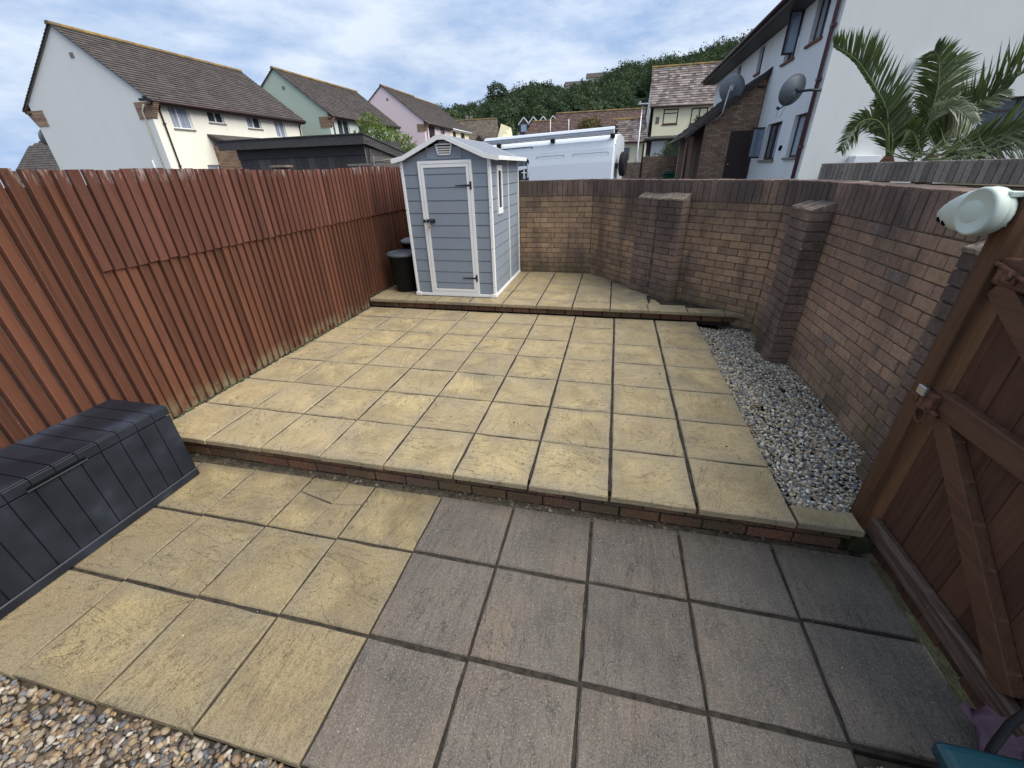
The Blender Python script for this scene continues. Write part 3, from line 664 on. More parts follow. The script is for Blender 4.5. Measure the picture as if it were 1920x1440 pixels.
s = mb(); s.cur = .6; s.box((4.485, .128, -.19), (4.585, .212, 1.50)); tag(s.build('gate_post', M['post'], bevel=.004), 'orange brown square timber post between the gate and brick wall', 'post', 'gate posts')
s = mb(); s.cur = .3; s.box((4.49, -1.02, -.19), (4.59, -.915, 1.50)); tag(s.build('gate_post', M['post'], bevel=.004), 'dark timber post on the hinge side of the gate', 'post', 'gate posts')
s = mb(); s.cur = .3; s.box((4.45, .045, -.18), (4.60, .1265, -.09)); tag(s.build('timber_block', M['green_wood'], bevel=.006), 'green algae covered timber block under the gate post foot', 'timber block')
# latch with ring
lt = thing('ring_latch', 'rusty ring gate latch fixed on the gate middle rail', 'latch', (4.49, .11, .66))
s = mb(); s.box((4.478, .055, .655), (4.5015, .135, .735)); s.box((4.474, .135, .672), (4.484, .19, .70)); s.build('latch_plate', M['rust'], lt, bevel=.002)
s = mb(); s.box((4.462, .100, .712), (4.4775, .148, .752)); s.build('bolt', M['steel'], lt, bevel=.003)
s = mb(); R_ = .033; s.tube([(4.468 + .004 * math.cos(a), .075 + R_ * math.cos(a), .640 + R_ * math.sin(a)) for a in [2 * math.pi * i / 22 for i in range(23)]], .0035, 6); s.build('ring', M['rust'], lt)
s = mb(); s.tube([(4.50, .075, .672), (4.46, .075, .672)], .009, 8); s.tube([(4.488, .02, .665), (4.488, .06, .668)], .010, 8); s.build('spindle', M['rust'], lt)
s = mb(); s.tube([(4.4955, .175, 1.265), (4.494, .11, 1.262), (4.496, .0, 1.235), (4.495, -.1, 1.215)], .008, 7); s.tube([(4.494, .05, 1.25), (4.48, .03, 1.225)], .007, 6)
s.box((4.490, .02, 1.21), (4.5015, .10, 1.25)); tag(s.build('sliding_bolt', M['rust']), 'rusty sliding bolt across the top rail of the gate', 'bolt')

# ================= retractable line reel on the post =================
rl = thing('line_reel', 'pale green white oval plastic washing line reel mounted on the gate post', 'line reel', (4.42, .28, 1.33))
def egg(c, n_ax, L1, L2, H, D, m, nm):
    s = mb(); V = []; F = []; nu, nv = 28, 14; c = Vector(c)
    for i in range(nv + 1):
        ph = math.pi * i / nv
        for j in range(nu):
            th = 2 * math.pi * j / nu; a = math.cos(th) * math.sin(ph); b = math.sin(th) * math.sin(ph); d = math.cos(ph)
            yy = a * (L1 if a > 0 else L2); tap = 1 - .30 * max(0, a) ** 2
            V.append(c + Vector((d * D * (1 - .35 * max(0, a) ** 2), yy, b * H * tap - .028 * max(0, a) ** 1.5)))
    F = [(i * nu + j, i * nu + (j + 1) % nu, (i + 1) * nu + (j + 1) % nu, (i + 1) * nu + j) for i in range(nv) for j in range(nu)]
    s.smooth = True; s.add(V, [f[::-1] for f in F]); return s.build(nm, M[m], rl)
ax = Vector((-1, 0, 0))
egg((4.452, .225, 1.430), ax, .235, .100, .084, .058, 'reel', 'body')
s = mb(); s.lathe([(.070, -.060), (.080, -.040), (.082, -.010), (.079, -.002), (.074, .001), (.069, -.0035), (0.001, -.004)], (4.399, .200, 1.432), (-1, -.08, 0), 40, cap=False); s.build('disc', M['reel'], rl)
s = mb()
for q in range(6):
    yq = .222 - q * .0075; s.tube([(4.4035, yq, 1.428), (4.4025, yq - .003, 1.436 + (.004 if q in (1, 4) else 0)), (4.4035, yq - .006, 1.428)], .0009, 5)
s.build('embossed_lettering', M['reel'], rl)
s = mb(); s.box((4.445, .142, 1.482), (4.484, .200, 1.500)); s.box((4.445, .150, 1.385), (4.484, .19, 1.398)); s.build('bracket', M['reel'], rl, bevel=.002)
for yy, zz, xx in ((.402, 1.384, 4.4285), (.358, 1.375, 4.4225)):
    s = mb(); s.lathe([(.001, -.012), (.012, -.004), (.013, .004), (.001, .009)], (xx, yy, zz), (-.8, .35, -.6), 14, sx=.6); s.build('line_hole', M['dark'], rl)

# ================= storage box =================
bx = thing('storage_box', 'dark blue grey plastic garden storage box against the left fence', 'storage box', (.26, -.78, -.18))
X0, X1, Y0, Y1, ZB, ZT = .035, .482, -1.42, -.140, -.178, .372
s = mb(); s.box((X0 + .02, Y0 + .01, ZB), (X1 - .012, Y1 - .012, ZT - .07)); s.build('body', M['box'], bx, bevel=.006)
s = mb(); s.box((X1 - .0118, Y0, ZB), (X1 + .006, Y1, ZB + .055)); s.build('base_trim', M['box'], bx, bevel=.006)
n = 13; wv = (Y1 - Y0) / n
for i in range(n):
    a, b = Y0 + i * wv + .0022, Y0 + (i + 1) * wv - .0022
    s = mb(); s.box((X1 - .0119, a, ZB + .057), (X1 - .002, b, ZT - .072)); s.build('front_panel_board', M['box'], bx, bevel=.002)
    s = mb(); s.box((X0, a, ZT - .022), (X1 - .006, b, ZT + rr(-.0004, .0004))); s.build('lid_board', M['box'], bx, bevel=.002)
    s = mb(); s.box((X1 - .0055, a - .001, ZT - .060), (X1 + .006, b + .001, ZT - .006)); s.build('lid_edge', M['box'], bx, bevel=.002)
s = mb(); s.box((X0 + .002, Y0 + .002, ZT - .060), (X1 - .0062, Y1 - .002, ZT - .0235)); s.build('lid_frame', M['box'], bx)
s = mb(); s.box((X1 + .0062, -.86, ZT - .066), (X1 + .013, -.60, ZT - .056)); s.build('handle_lip', M['box'], bx, bevel=.003)
s = mb(); s.box((X1 + .0002, -.855, ZT - .056), (X1 + .0068, -.605, ZT - .040)); s.build('handle_slot', M['dark'], bx)

# ================= plastic shed =================
sx0, sx1, sy0, sy1, sz0, sz1 = .565, 1.690, 3.295, 4.800, .122, 1.735
PK = 1.135; PKZ = 1.945
sh = thing('garden_shed', 'small grey plastic apex garden shed with white trim on the upper terrace', 'shed', (1.13, 4.05, .12))
s = mb(); s.box((sx0 + .02, sy0 + .02, sz0), (sx1 - .02, sy1 - .02, sz1 - .01)); s.prism([(sx0 + .02, sy0 + .021, sz1 - .01), (sx1 - .02, sy0 + .021, sz1 - .01), (PK, sy0 + .021, PKZ - .02)], (0, sy1 - sy0 - .042, 0)); s.build('inner_shell', M['shedgrey'], sh)
s = mb(); s.box((sx0 - .008, sy0 - .010, sz0), (sx1 + .010, sy1, sz0 + .034)); s.build('base_frame', M['white'], sh, bevel=.003)
for x in (sx0 - .012, sx1 - .065):
    s = mb(); s.box((x, sy0 - .016, sz0 - .001), (x + .078, sy0 + .03, sz0 + .042)); s.build('foot', M['white'], sh, bevel=.003)
dx0, dx1, dz0, dz1 = .795, 1.468, .155, 1.728
H = .1425
def planks(face, a0, a1, z0, z1, top=None, nm='plank'):
    c = 0; z = .158
    while z < z1:
        lo, hi = max(z, z0), min(z + H - .004, z1)
        if hi - lo > .01:
            s = mb(); s.cur = random.random(); b0, b1 = a0, a1
            if top:
                b0, b1 = top(lo, hi)
                if b1 - b0 < .02: z += H; c += 1; continue
            if face == 'F': P = [(0, 0, lo), (0, -.005, lo), (0, -.012, lo + .008), (0, -.008, hi), (0, 0, hi)]; s.prism([(b0, sy0 + .0195 + p[1], p[2]) for p in P], (b1 - b0, 0, 0))
            else: P = [(0, 0, lo), (.005, 0, lo), (.012, 0, lo + .008), (.008, 0, hi), (0, 0, hi)]; s.prism([(sx1 - .0195 + p[0], b0, p[2]) for p in P], (0, b1 - b0, 0))
            s.build(nm, M['shedgrey'], sh)
        z += H; c += 1
planks('F', sx0 + .034, dx0 - .002, .156, sz1)
planks('F', dx1 + .002, sx1 - .034, .156, sz1)
slope = (PKZ - sz1) / (PK - sx0)
planks('F', 0, 0, dz1 + .012, PKZ - .02, top=lambda lo, hi: (max(sx0 + .03, PK - (PKZ - hi) / slope), min(sx1 - .03, PK + (PKZ - hi) / slope)))
planks('S', sy0 + .036, 4.165, .156, sz1 - .005); planks('S', 4.190, sy1 - .03, .156, sz1 - .005)
for x in (sx0, sx1 - .034):
    s = mb(); s.box((x, sy0 - .004, sz0 + .034), (x + .034, sy0 + .018, sz1 + (.0))); s.build('corner_post', M['white'], sh, bevel=.003)
s = mb(); s.box((sx1 - .010, sy0 - .003, sz0 + .035), (sx1 + .004, sy0 + .034, sz1 - .002)); s.build('corner_post', M['white'], sh, bevel=.003)
s = mb(); s.box((sx1 - .018, 4.166, sz0 + .035), (sx1 - .002, 4.189, sz1 - .01)); s.build('joint_strip', M['white'], sh)
s = mb(); s.box((sx1 - .018, sy1 - .029, sz0 + .035), (sx1 + .004, sy1, sz1 - .01)); s.build('corner_post', M['white'], sh)
def fr(a, b, c, d, w_, y0, y1, nm, wb=None, par=sh):
    wb = wb or w_
    s = mb(); s.box((a, y0, c), (a + w_, y1, d)); s.box((b - w_, y0, c), (b, y1, d)); s.box((a + w_, y0, d - wb), (b - w_, y1, d)); s.box((a + w_, y0, c), (b - w_, y1, c + wb)); return s.build(nm, M['white'], par)
fr(dx0, dx1, dz0 - .002, dz1, .032, sy0 - .010, sy0 + .018, 'door_frame')
dr = mb(); dr.box((dx0 + .034, sy0 + .001, dz0 + .031), (dx1 - .034, sy0 + .018, dz1 - .034)); dr = dr.build('door', M['shedgrey'], sh)
fr(dx0 + .036, dx1 - .036, dz0 + .034, dz1 - .036, .034, sy0 - .012, sy0 + .0008, 'door_trim', .034, dr)
z = .158
while z < dz1 - .07:
    lo, hi = max(z, dz0 + .07), min(z + H - .004, dz1 - .072)
    if hi - lo > .012:
        s = mb(); s.prism([(dx0 + .071, sy0 + p[0], p[1]) for p in [(.0005, lo), (-.003, lo), (-.009, lo + .008), (-.005, hi), (.0005, hi)]], (dx1 - dx0 - .142, 0, 0)); s.build('plank', M['shedgrey'], dr)
    z += H
for z in (1.462, .372):
    s = mb(); s.prism([(dx1 - .036, sy0 - .0185, z - .011), (dx1 - .036, sy0 - .0185, z + .011), (dx1 - .215, sy0 - .0185, z + .004), (dx1 - .215, sy0 - .0185, z - .004)], (0, .006, 0))
    s.box((dx1 - .035, sy0 - .020, z - .042), (dx1 - .012, sy0 - .0105, z + .042)); s.build('hinge', M['black'], sh, bevel=.001)
s = mb(); s.box((dx0 + .045, sy0 - .026, 1.052), (dx0 + .155, sy0 - .0125, 1.092)); s.box((dx0 + .003, sy0 - .022, 1.055), (dx0 + .024, sy0 - .0105, 1.089)); s.tube([(dx0 - .004, sy0 - .028, 1.072), (dx0 + .13, sy0 - .028, 1.072)], .006, 8); s.build('bolt', M['black'], sh)
s = mb(); s.box((dx0 + .062, sy0 - .052, .985), (dx0 + .098, sy0 - .034, 1.022)); pl = s.build('padlock', M['padlock'], sh, bevel=.004)
s = mb(); s.tube([(dx0 + .069, sy0 - .043, 1.02), (dx0 + .069, sy0 - .043, 1.05), (dx0 + .074, sy0 - .043, 1.061), (dx0 + .086, sy0 - .043, 1.061), (dx0 + .091, sy0 - .043, 1.05), (dx0 + .091, sy0 - .043, 1.02)], .0035, 6); s.build('shackle', M['steel'], pl)
s = mb(); s.add([(1.050, sy0 + .004, 1.885), (1.240, sy0 + .004, 1.885), (1.210, sy0 + .004, 1.792), (1.076, sy0 + .004, 1.792)], [(0, 1, 2, 3)])
vn = mb(); 
for (a, b) in (((1.045, 1.890), (1.247, 1.890)), ((1.240, 1.885), (1.214, 1.787)), ((1.214, 1.790), (1.070, 1.790)), ((1.072, 1.787), (1.050, 1.885))):
    vn.bar((a[0], sy0 + .002, a[1]), (b[0], sy0 + .002, b[1]), .014, .016, (0, 1, 0))
for z, xa, xb in ((1.866, 1.058, 1.236), (1.842, 1.064, 1.229), (1.818, 1.070, 1.222)): vn.prism([(xa, sy0 - .004, z - .012), (xa, sy0 - .010, z + .002), (xa, sy0 + .006, z + .004)], (xb - xa, 0, 0))
vn.build('vent', M['white'], sh)
s = mb(); s.box((1.068, sy0 + .0055, 1.795), (1.228, sy0 + .0065, 1.883)); s.build('vent_opening', M['dark'], sh)
# side window
s = mb(); wy0, wy1, wz0, wz1 = 3.585, 3.815, 1.115, 1.665
s.box((sx1 - .018, wy0, wz0), (sx1 + .008, wy0 + .042, wz1)); s.box((sx1 - .018, wy1 - .042, wz0), (sx1 + .008, wy1, wz1)); s.box((sx1 - .018, wy0 + .042, wz1 - .06), (sx1 + .008, wy1 - .042, wz1)); s.box((sx1 - .018, wy0 + .042, wz0), (sx1 + .008, wy1 - .042, wz0 + .07))
wd = s.build('window', M['white'], sh, bevel=.002)
s = mb(); s.box((sx1 - .019, wy0 + .0425, wz0 + .0705), (sx1 - .002, wy1 - .0425, wz1 - .0605)); s.build('pane', M['glass'], wd)
for x, zz in ((sx0 + .012, (1.66, 1.20, .72, .20)), (sx1 - .018, (1.66, 1.22, .74, .26))):
    for z in zz:
        s = mb(); s.lathe([(.005, 0), (.005, .002)], (x, sy0 - .004, z), (0, -1, 0), 8); s.build('screw', M['black'], sh)
# roof with kicked eaves
ye0, ye1 = sy0 - .045, sy1 + .02
def rp_(x): # underside profile
    d = abs(x - PK)
    return PKZ + .018 - d * .405 if d < .50 else PKZ + .018 - .50 * .405 - (d - .50) * .18
xs = [PK - .70, PK - .50, PK - .04, PK + .04, PK + .50, PK + .70]
xs[0] = PK - .645; xs[5] = PK + .665
zs = [rp_(x) for x in xs]; zs[2] = zs[3] = PKZ + .010
s = mb()
for i in range(5):
    a, b = (xs[i], zs[i]), (xs[i + 1], zs[i + 1])
    s.prism([(a[0], ye0 + .006, a[1] + .002), (b[0], ye0 + .006, b[1] + .002), (b[0], ye0 + .006, b[1] + .022), (a[0], ye0 + .006, a[1] + .022)], (0, ye1 - ye0 - .012, 0))
s.build('roof', M['shedroof'], sh)
for yy in (ye0 - .012, ye1 - .004):
    s = mb()
    for i in range(5):
        a, b = (xs[i], zs[i]), (xs[i + 1], zs[i + 1]); e = .018 if i in (1, 2, 3) else .010; e2 = .018 if i in (1, 2, 3) else .010
        s.prism([(a[0], yy, a[1] - .022), (b[0], yy, b[1] - .022), (b[0], yy, b[1] + .028), (a[0], yy, a[1] + .028)], (0, .0178, 0))
    s.build('fascia', M['white'], sh)
for x, z in ((xs[0], zs[0]), (xs[5], zs[5])):
    s = mb(); s.box((x - .010 if x < PK else x + .0005, ye0 - .008, z - .016), (x - .0005 if x < PK else x + .012, ye1 + .01, z + .028)); s.build('eaves_trim', M['white'], sh)
s = mb(); s.add([(1.125, sy0 - .0075, 1.33), (1.140, sy0 - .0075, 1.338), (1.134, sy0 - .0075, 1.30)], [(0, 1, 2)]); s.build('scuff', M['white'], dr)

# ================= dustbins =================
def dustbin(cx, cy, z, r0, r1, h, label, lid='binlid', string=True):
    t_ = thing('dustbin', label, 'dustbin', (cx, cy, z), 'dustbins beside the shed')
    s = mb(); s.lathe([(r0 * .96, 0), (r0, .01), (r1, h), (r1 + .012, h + .004), (r1 + .012, h - .02), (r1 * .9, h - .02)], (cx, cy, z), n=32); s.build('body', M['bin'], t_)
    s = mb(); s.lathe([(r1 + .018, h - .012), (r1 + .020, h + .012), (r1 + .004, h + .022), (r1 * .8, h + .038), (r1 * .3, h + .048), (.001, h + .050)], (cx, cy, z), n=32); l = s.build('lid', M[lid], t_)
    for sgn in (-1, 1):
        s = mb(); s.box((cx + sgn * (r1 + .002) - .016, cy - .04, z + h - .055), (cx + sgn * (r1 + .002) + .016, cy + .04, z + h - .035)); s.build('handle', M['bin'], t_, bevel=.003)
    if string:
        s = mb(); s.tube([(cx - .20, cy - .07, z + h - .08), (cx - .19, cy - .10, z + h - .01), (cx - .12, cy - .15, z + h + .045), (cx - .02, cy - .08, z + h + .06)], .0022, 5)
        s.tube([(cx - .215, cy - .02, z + h - .07), (cx - .225, cy - .04, z + h), (cx - .17, cy - .06, z + h + .04)], .002, 5); s.build('string', M['lidgrey'], t_)
dustbin(.305, 3.53, .12, .150, .205, .50, 'black plastic dustbin with grey lid tied by string beside the shed')
dustbin(.285, 4.02, .12, .16, .20, .60, 'second dustbin with pale grey lid half hidden behind the black dustbin', 'lidgrey', False)

# ================= caddy and plastic sheet, bottom right =================
cd = thing('food_caddy', 'teal plastic food waste caddy with black carrying handle by the gate', 'caddy', (4.30, -1.08, -.2))
s = mb(); s.prism([(4.18, -1.22, -.2), (4.42, -1.22, -.2), (4.42, -.97, -.2), (4.18, -.97, -.2)], (0, 0, .27)); s.build('body', M['teal'], cd, bevel=.02, seg=2)
s = mb(); s.prism([(4.150, -1.27, .072), (4.46, -1.27, .072), (4.46, -.935, .072), (4.150, -.935, .072)], (0, 0, .055)); s.build('lid', M['teal'], cd, bevel=.026, seg=3)
s = mb(); s.tube([(4.28, -.955, .075), (4.30, -.925, .115), (4.325, -.895, .20), (4.36, -.875, .255), (4.43, -.87, .27), (4.52, -.89, .265)], .011, 8); s.build('handle', M['bin'], cd)
s = mb(); s.lathe([(.02, -.008), (.02, .008)], (4.28, -.948, .07), (0, 1, 0), 12); s.build('pivot', M['bin'], cd)
s = mb(); nx_, ny_ = 9, 11
V = [(4.44 + .014 * i + .012 * math.sin(j * 1.7 + i), -.70 - .045 * j + .015 * math.sin(i * 1.3 + j * .7), -.10 + .22 * (i / 8) * (.5 + .5 * min(1, j / 3)) + .022 * math.sin(i * 2.1 + j * 1.1) + .012 * math.cos(j * 2.9 - i)) for j in range(ny_) for i in range(nx_)]
s.smooth = True; s.add(V, [(j * nx_ + i, j * nx_ + i + 1, (j + 1) * nx_ + i + 1, (j + 1) * nx_ + i) for j in range(ny_ - 1) for i in range(nx_ - 1)])
ps = s.build('plastic_sheet', M['pink']); md = ps.modifiers.new('th', 'SOLIDIFY'); md.thickness = .002
tag(ps, 'crumpled mauve plastic sheet between the gate and the teal caddy', 'plastic sheet')
# ================= neighbourhood =================
def P3(ax, c, a, z):      # point on a vertical plane: ax 'x' plane x=c (a along y); 'y' plane y=c (a along x)
    return Vector((c, a, z)) if ax == 'x' else Vector((a, c, z))
def holed(s, ax, c, a0, a1, z0, z1, holes, nrm, depth=.1):
    """wall face with real window openings; nrm = outward sign; reveals go inwards"""
    A = sorted({a0, a1, *[h[0] for h in holes], *[h[1] for h in holes]}); Z = sorted({z0, z1, *[h[2] for h in holes], *[h[3] for h in holes]})
    for i in range(len(A) - 1):
        for j in range(len(Z) - 1):
            am, zm = (A[i] + A[i + 1]) / 2, (Z[j] + Z[j + 1]) / 2
            if any(h[0] < am < h[1] and h[2] < zm < h[3] for h in holes): continue
            s.add([P3(ax, c, A[i], Z[j]), P3(ax, c, A[i + 1], Z[j]), P3(ax, c, A[i + 1], Z[j + 1]), P3(ax, c, A[i], Z[j + 1])], [(0, 1, 2, 3)])
    ci = c - nrm * depth
    for h in holes:
        q = [(h[0], h[2]), (h[1], h[2]), (h[1], h[3]), (h[0], h[3])]
        for k_ in range(4):
            (a, z), (b, y) = q[k_], q[(k_ + 1) % 4]
            s.add([P3(ax, c, a, z), P3(ax, c, b, y), P3(ax, ci, b, y), P3(ax, ci, a, z)], [(0, 1, 2, 3)])
def bx2(s, ax, c0, c1, a0, a1, z0, z1):
    c0, c1 = min(c0, c1), max(c0, c1)
    if ax == 'x': s.box((c0, a0, z0), (c1, a1, z1))
    else: s.box((a0, c0, z0), (a1, c1, z1))
def window(par, ax, c, nrm, a0, a1, z0, z1, frame='upvc', glass='glass', splits=(), hs=(), inset=.08, fw=.055, sill='sill', bump=.05):
    f = mb(); ci = c - nrm * inset
    def B(p, q, r, t): bx2(f, ax, ci, ci - nrm * .05, p, q, r, t)
    B(a0, a0 + fw, z0, z1); B(a1 - fw, a1, z0, z1); B(a0 + fw, a1 - fw, z1 - fw, z1); B(a0 + fw, a1 - fw, z0, z0 + fw)
    for s_ in splits: p = a0 + (a1 - a0) * s_; B(p - fw * .6, p + fw * .6, z0 + fw, z1 - fw)
    for (u0, u1, h) in hs: B(a0 + (a1 - a0) * u0 + fw, a0 + (a1 - a0) * u1 - fw * .6, z0 + (z1 - z0) * h - fw * .4, z0 + (z1 - z0) * h + fw * .4)
    wobj = f.build('window', M[frame], par)
    g_ = mb(); e = [a0 + fw] + [a0 + (a1 - a0) * s_ for s_ in splits] + [a1 - fw]
    gl = glass if isinstance(glass, (list, tuple)) else [glass] * (len(e) - 1)
    for i in range(len(e) - 1):
        g_ = mb(); bx2(g_, ax, ci - nrm * .022, ci - nrm * .03, e[i], e[i + 1], z0 + fw, z1 - fw); g_.build('pane', M[gl[i]], wobj)
    if sill:
        q = mb(); bx2(q, ax, c + nrm * bump, c - nrm * .06, a0 - .05, a1 + .05, z0 - .06, z0 - .002); q.build('sill', M[sill], wobj)
    return wobj
def tiles(par, m, O, U, V, nc, nt, urange=None, thick=.04, name='roof_tiles', under=None):
    """interlocking tiles laid in overlapping courses; joined, as there are far too many to lift singly"""
    O, U, V = Vector(O), Vector(U), Vector(V); n = U.cross(V).normalized()
    if n.z < 0: n = -n
    s = mb(); s.add([O - n * .02, O + U - n * .02, O + U + V - n * .02, O + V - n * .02], [(0, 1, 2, 3)]) if not urange else None
    for j in range(nc):
        v0, v1 = j / nc, (j + 1) / nc; u0, u1 = (0, 1) if not urange else urange((v0 + v1) / 2)
        st = .5 * (j % 2)
        for i in range(-1, nt):
            a, b = max(u0, (i + st) / nt), min(u1, (i + 1 + st) / nt)
            if b - a < .15 / nt: continue
            s.cur = random.random(); g = .004 / max(U.length, .1) * 1.5
            p = [O + U * (a + g) + V * v0 + n * thick * rr(.85, 1.2), O + U * (b - g) + V * v0 + n * thick * rr(.85, 1.2), O + U * b + V * v1 + n * .002, O + U * a + V * v1 + n * .002]
            q = [O + U * a + V * v0 - n * .01, O + U * b + V * v0 - n * .01]
            s.add(p + q, [(0, 1, 2, 3), (4, 5, 1, 0), (4, 0, 3), (5, 2, 1)])
    return tag(s.build(name, m, par), kind='stuff')
def ridge(par, a, b, n, r_=.11):
    a, b = Vector(a), Vector(b)
    for i in range(n):
        s = mb(); s.cur = random.random(); p, q = a + (b - a) * (i / n), a + (b - a) * ((i + .985) / n); d = (b - a).normalized(); x = d.cross(Vector((0, 0, 1)))
        ring = [(x * math.cos(t) * r_ * 1.25 + Vector((0, 0, 1)) * (math.sin(t) * r_ - .04)) for t in (-.2, .5, 1.05, 1.57, 2.1, 2.64, 3.34)]
        V = [p + w_ * 1.04 for w_ in ring] + [q + w_ for w_ in ring]; k_ = len(ring)
        s.add(V, [(i_, i_ + 1, k_ + i_ + 1, k_ + i_) for i_ in range(k_ - 1)] + [tuple(range(k_))]); s.build('ridge_tile', M['ridge'], par)
def corbel(par, x, y0, ze, sx, m='hbrick'):
    """stepped brick eaves bracket at a gable corner; sx = +1 towards +x"""
    for i in range(9):
        s = mb(); s.cur = random.random(); w_ = .05 * i
        a, b = (x - .75, x + .02 + w_) if sx > 0 else (x - .02 - w_, x + .75)
        s.box((a, y0 - .03, ze - .95 + i * .075), (b, y0 + .24, ze - .95 + i * .075 + .066)); s.build('brick', M[m], par)
def house_ns(label, x0, x1, y0, y1, zg, ze, zr, front, gable_m, front_m, roof_m, wins, ov=.35, fsign=1, nc=22, gutter='brownpl', corb=True, cat='house', vent=True, group=None, tname='house'):
    xm = (x0 + x1) / 2; h = thing(tname, label, cat, (xm, y0, zg), group or 'row of gabled houses beyond the left fence')
    s = mb(); s.add([(x0, y0, zg), (x1, y0, zg), (x1, y0, ze), (xm, y0, zr - .02), (x0, y0, ze)], [(0, 1, 2, 3, 4)])
    s.build('gable_wall', M[gable_m], h)
    s = mb(); s.add([(x0, y1, zg), (x1, y1, zg), (x1, y1, ze), (xm, y1, zr - .02), (x0, y1, ze)], [(4, 3, 2, 1, 0)]); s.build('gable_wall', M[gable_m], h)
    xf, xb = (x1, x0) if fsign > 0 else (x0, x1)
    s = mb(); holed(s, 'x', xf, y0 + .002, y1, zg, ze, [w_[:4] for w_ in wins], fsign, .12); s.build('front_wall', M[front_m], h)
    s = mb(); s.add([(xb, y0, zg), (xb, y1, zg), (xb, y1, ze), (xb, y0, ze)], [(0, 1, 2, 3)]); s.build('rear_wall', M[front_m], h)
    for w_ in wins:
        k_ = dict(w_[4]) if len(w_) > 4 else {}; window(h, 'x', xf, fsign, *w_[:4], **k_)
    sl_ = (zr - ze) / (xm - x0)
    for sg, xe in ((1, x1), (-1, x0)):
        O = (xe + sg * ov, y0 - .12, ze - ov * sl_); U = (0, y1 - y0 + .24, 0); V = (xm - xe - sg * ov, 0, zr - ze + ov * sl_)
        tiles(h, M[roof_m], O, U, V, nc, int((y1 - y0) / .31))
        s = mb(); s.box((min(xe, xe + sg * ov), y0 - .1, ze - ov * sl_ - .20), (max(xe, xe + sg * ov), y1 + .1, ze - ov * sl_ - .17)); s.box((xe + sg * (ov - .03) if sg > 0 else xe - ov, y0 - .1, ze - ov * sl_ - .19), (xe + ov if sg > 0 else xe - ov + .03, y1 + .1, ze - ov * sl_ - .02)); s.build('soffit', M[gutter], h)
        s = mb(); xg = xe + sg * (ov + .06); s.tube([(xg, y0 - .1, ze - ov * sl_ - .06), (xg, y1 + .1, ze - ov * sl_ - .06)], .06, 8); s.build('gutter', M[gutter], h)
    # verge boards under the tile ends
    for yy in (y0, y1):
        for sg in (-1, 1):
            s = mb(); xe = xm + sg * (xm - x0 + ov)
            s.prism([(xe, yy - .06, ze - ov * sl_ - .06), (xm, yy - .06, zr - .06), (xm, yy - .06, zr - .01), (xe, yy - .06, ze - ov * sl_ - .01)], (0, .12, 0)); s.build('verge', M['sill'], h)
    ridge(h, (xm, y0 - .14, zr + .03), (xm, y1 + .14, zr + .03), int((y1 - y0) / .45))
    if corb:
        for sg, xe in ((1, x1), (-1, x0)): corbel(h, xe, y0, ze - .05, sg)
    if vent:
        s = mb(); s.box((xm + .35, y0 - .02, zr - 1.25), (xm + .58, y0 - .001, zr - 1.05)); s.build('vent', M['sill'], h)
    return h
def downpipe(par, x, y, z0, z1, m, off=(.3, 0), r_=.038):
    s = mb(); s.tube([(x + off[0], y + off[1], z1), (x + off[0], y + off[1], z1 - .12), (x, y, z1 - .45), (x, y, z0)], r_, 8)
    for z in np.arange(z0 + .6, z1 - .6, 1.8): s.box((x - .055, y - .055, z), (x + .055, y + .055, z + .05))
    return s.build('downpipe', M[m], par)
W2 = dict(splits=(.5,)); 
# --- house 1: long cream house on the left
H1 = house_ns('long cream rendered house with brown tiled roof beyond the left fence', -26.0, -18.55, 16.5, 27.0, -.2, 5.2, 7.95, 1, 'white_blue', 'cream', 'roofA', [
    (17.45, 18.55, 3.88, 4.98, dict(splits=(.42,), glass='glasscurt')), (19.62, 20.64, 4.30, 4.98, dict(splits=(.52,), glass=('glass', 'glass'))),
    (22.25, 23.35, 4.22, 4.93, dict(splits=(.5,), glass=('glasscurt', 'glass'))), (24.50, 25.42, 3.86, 4.93, dict(splits=(.5,), glass='glasscurt', sill=None)),
    (18.6, 20.05, 1.3, 2.28, dict(splits=(.5,), glass='glasscurt'))], nc=24)
downpipe(H1, -18.49, 16.95, -.2, 5.05, 'brownpl'); downpipe(H1, -18.49, 26.8, -.2, 5.05, 'brownpl')
s = mb(); s.tube([(-18.9, 16.42, -.2), (-18.9, 16.42, 4.5), (-18.65, 16.40, 4.75)], .03, 8); s.build('conduit', simple('cream_cable_conduit', (.60, .58, .46), .6, .3), H1)
s = mb(); s.tube([(-19.5, 16.45, -.2), (-19.5, 16.45, 2.5)], .035, 8); s.build('vent_pipe', M['upvc'], H1)
s = mb(); s.box((-18.55, 16.15, 4.85), (-18.0, 16.28, 4.95)); s.box((-18.2, 16.08, 4.93), (-18.05, 16.2, 5.02)); s.build('flood_lamp', M['black'], H1, bevel=.01)
s = mb(); s.box((-18.54, 19.36, .8), (-16.91, 20.05, 3.2)); s.build('porch_wall', M['mortar'], H1)
s = mb(); z = .85; c = 0
while z < 3.12:
    x = -18.54 - .11 * (c % 2)
    while x < -16.9:
        a, b = max(-18.54, x), min(-16.9, x + .215); s.cur = random.random()
        if b - a > .03: s.box((a, 19.35, z), (b - .01, 19.38, z + .066))
        x += .225
    for y in (19.382, 19.61, 19.835): s.cur = random.random(); s.box((-16.93, y, z), (-16.9, y + .215, z + .066))
    z += .075; c += 1
tag(s.build('bricks', M['hbrick'], H1), kind='stuff')
s = mb(); s.prism([(-18.54, 19.2, 3.62), (-16.5, 19.2, 2.95), (-16.5, 19.2, 3.07), (-18.54, 19.2, 3.74)], (0, 6.4, 0)); s.build('porch_roof', M['roofA'], H1)
dd = thing('satellite_dish', 'satellite dish edge on behind the far left corner of the cream house', 'satellite dish', (-26.3, 17, 3.6), 'satellite dishes on the houses')
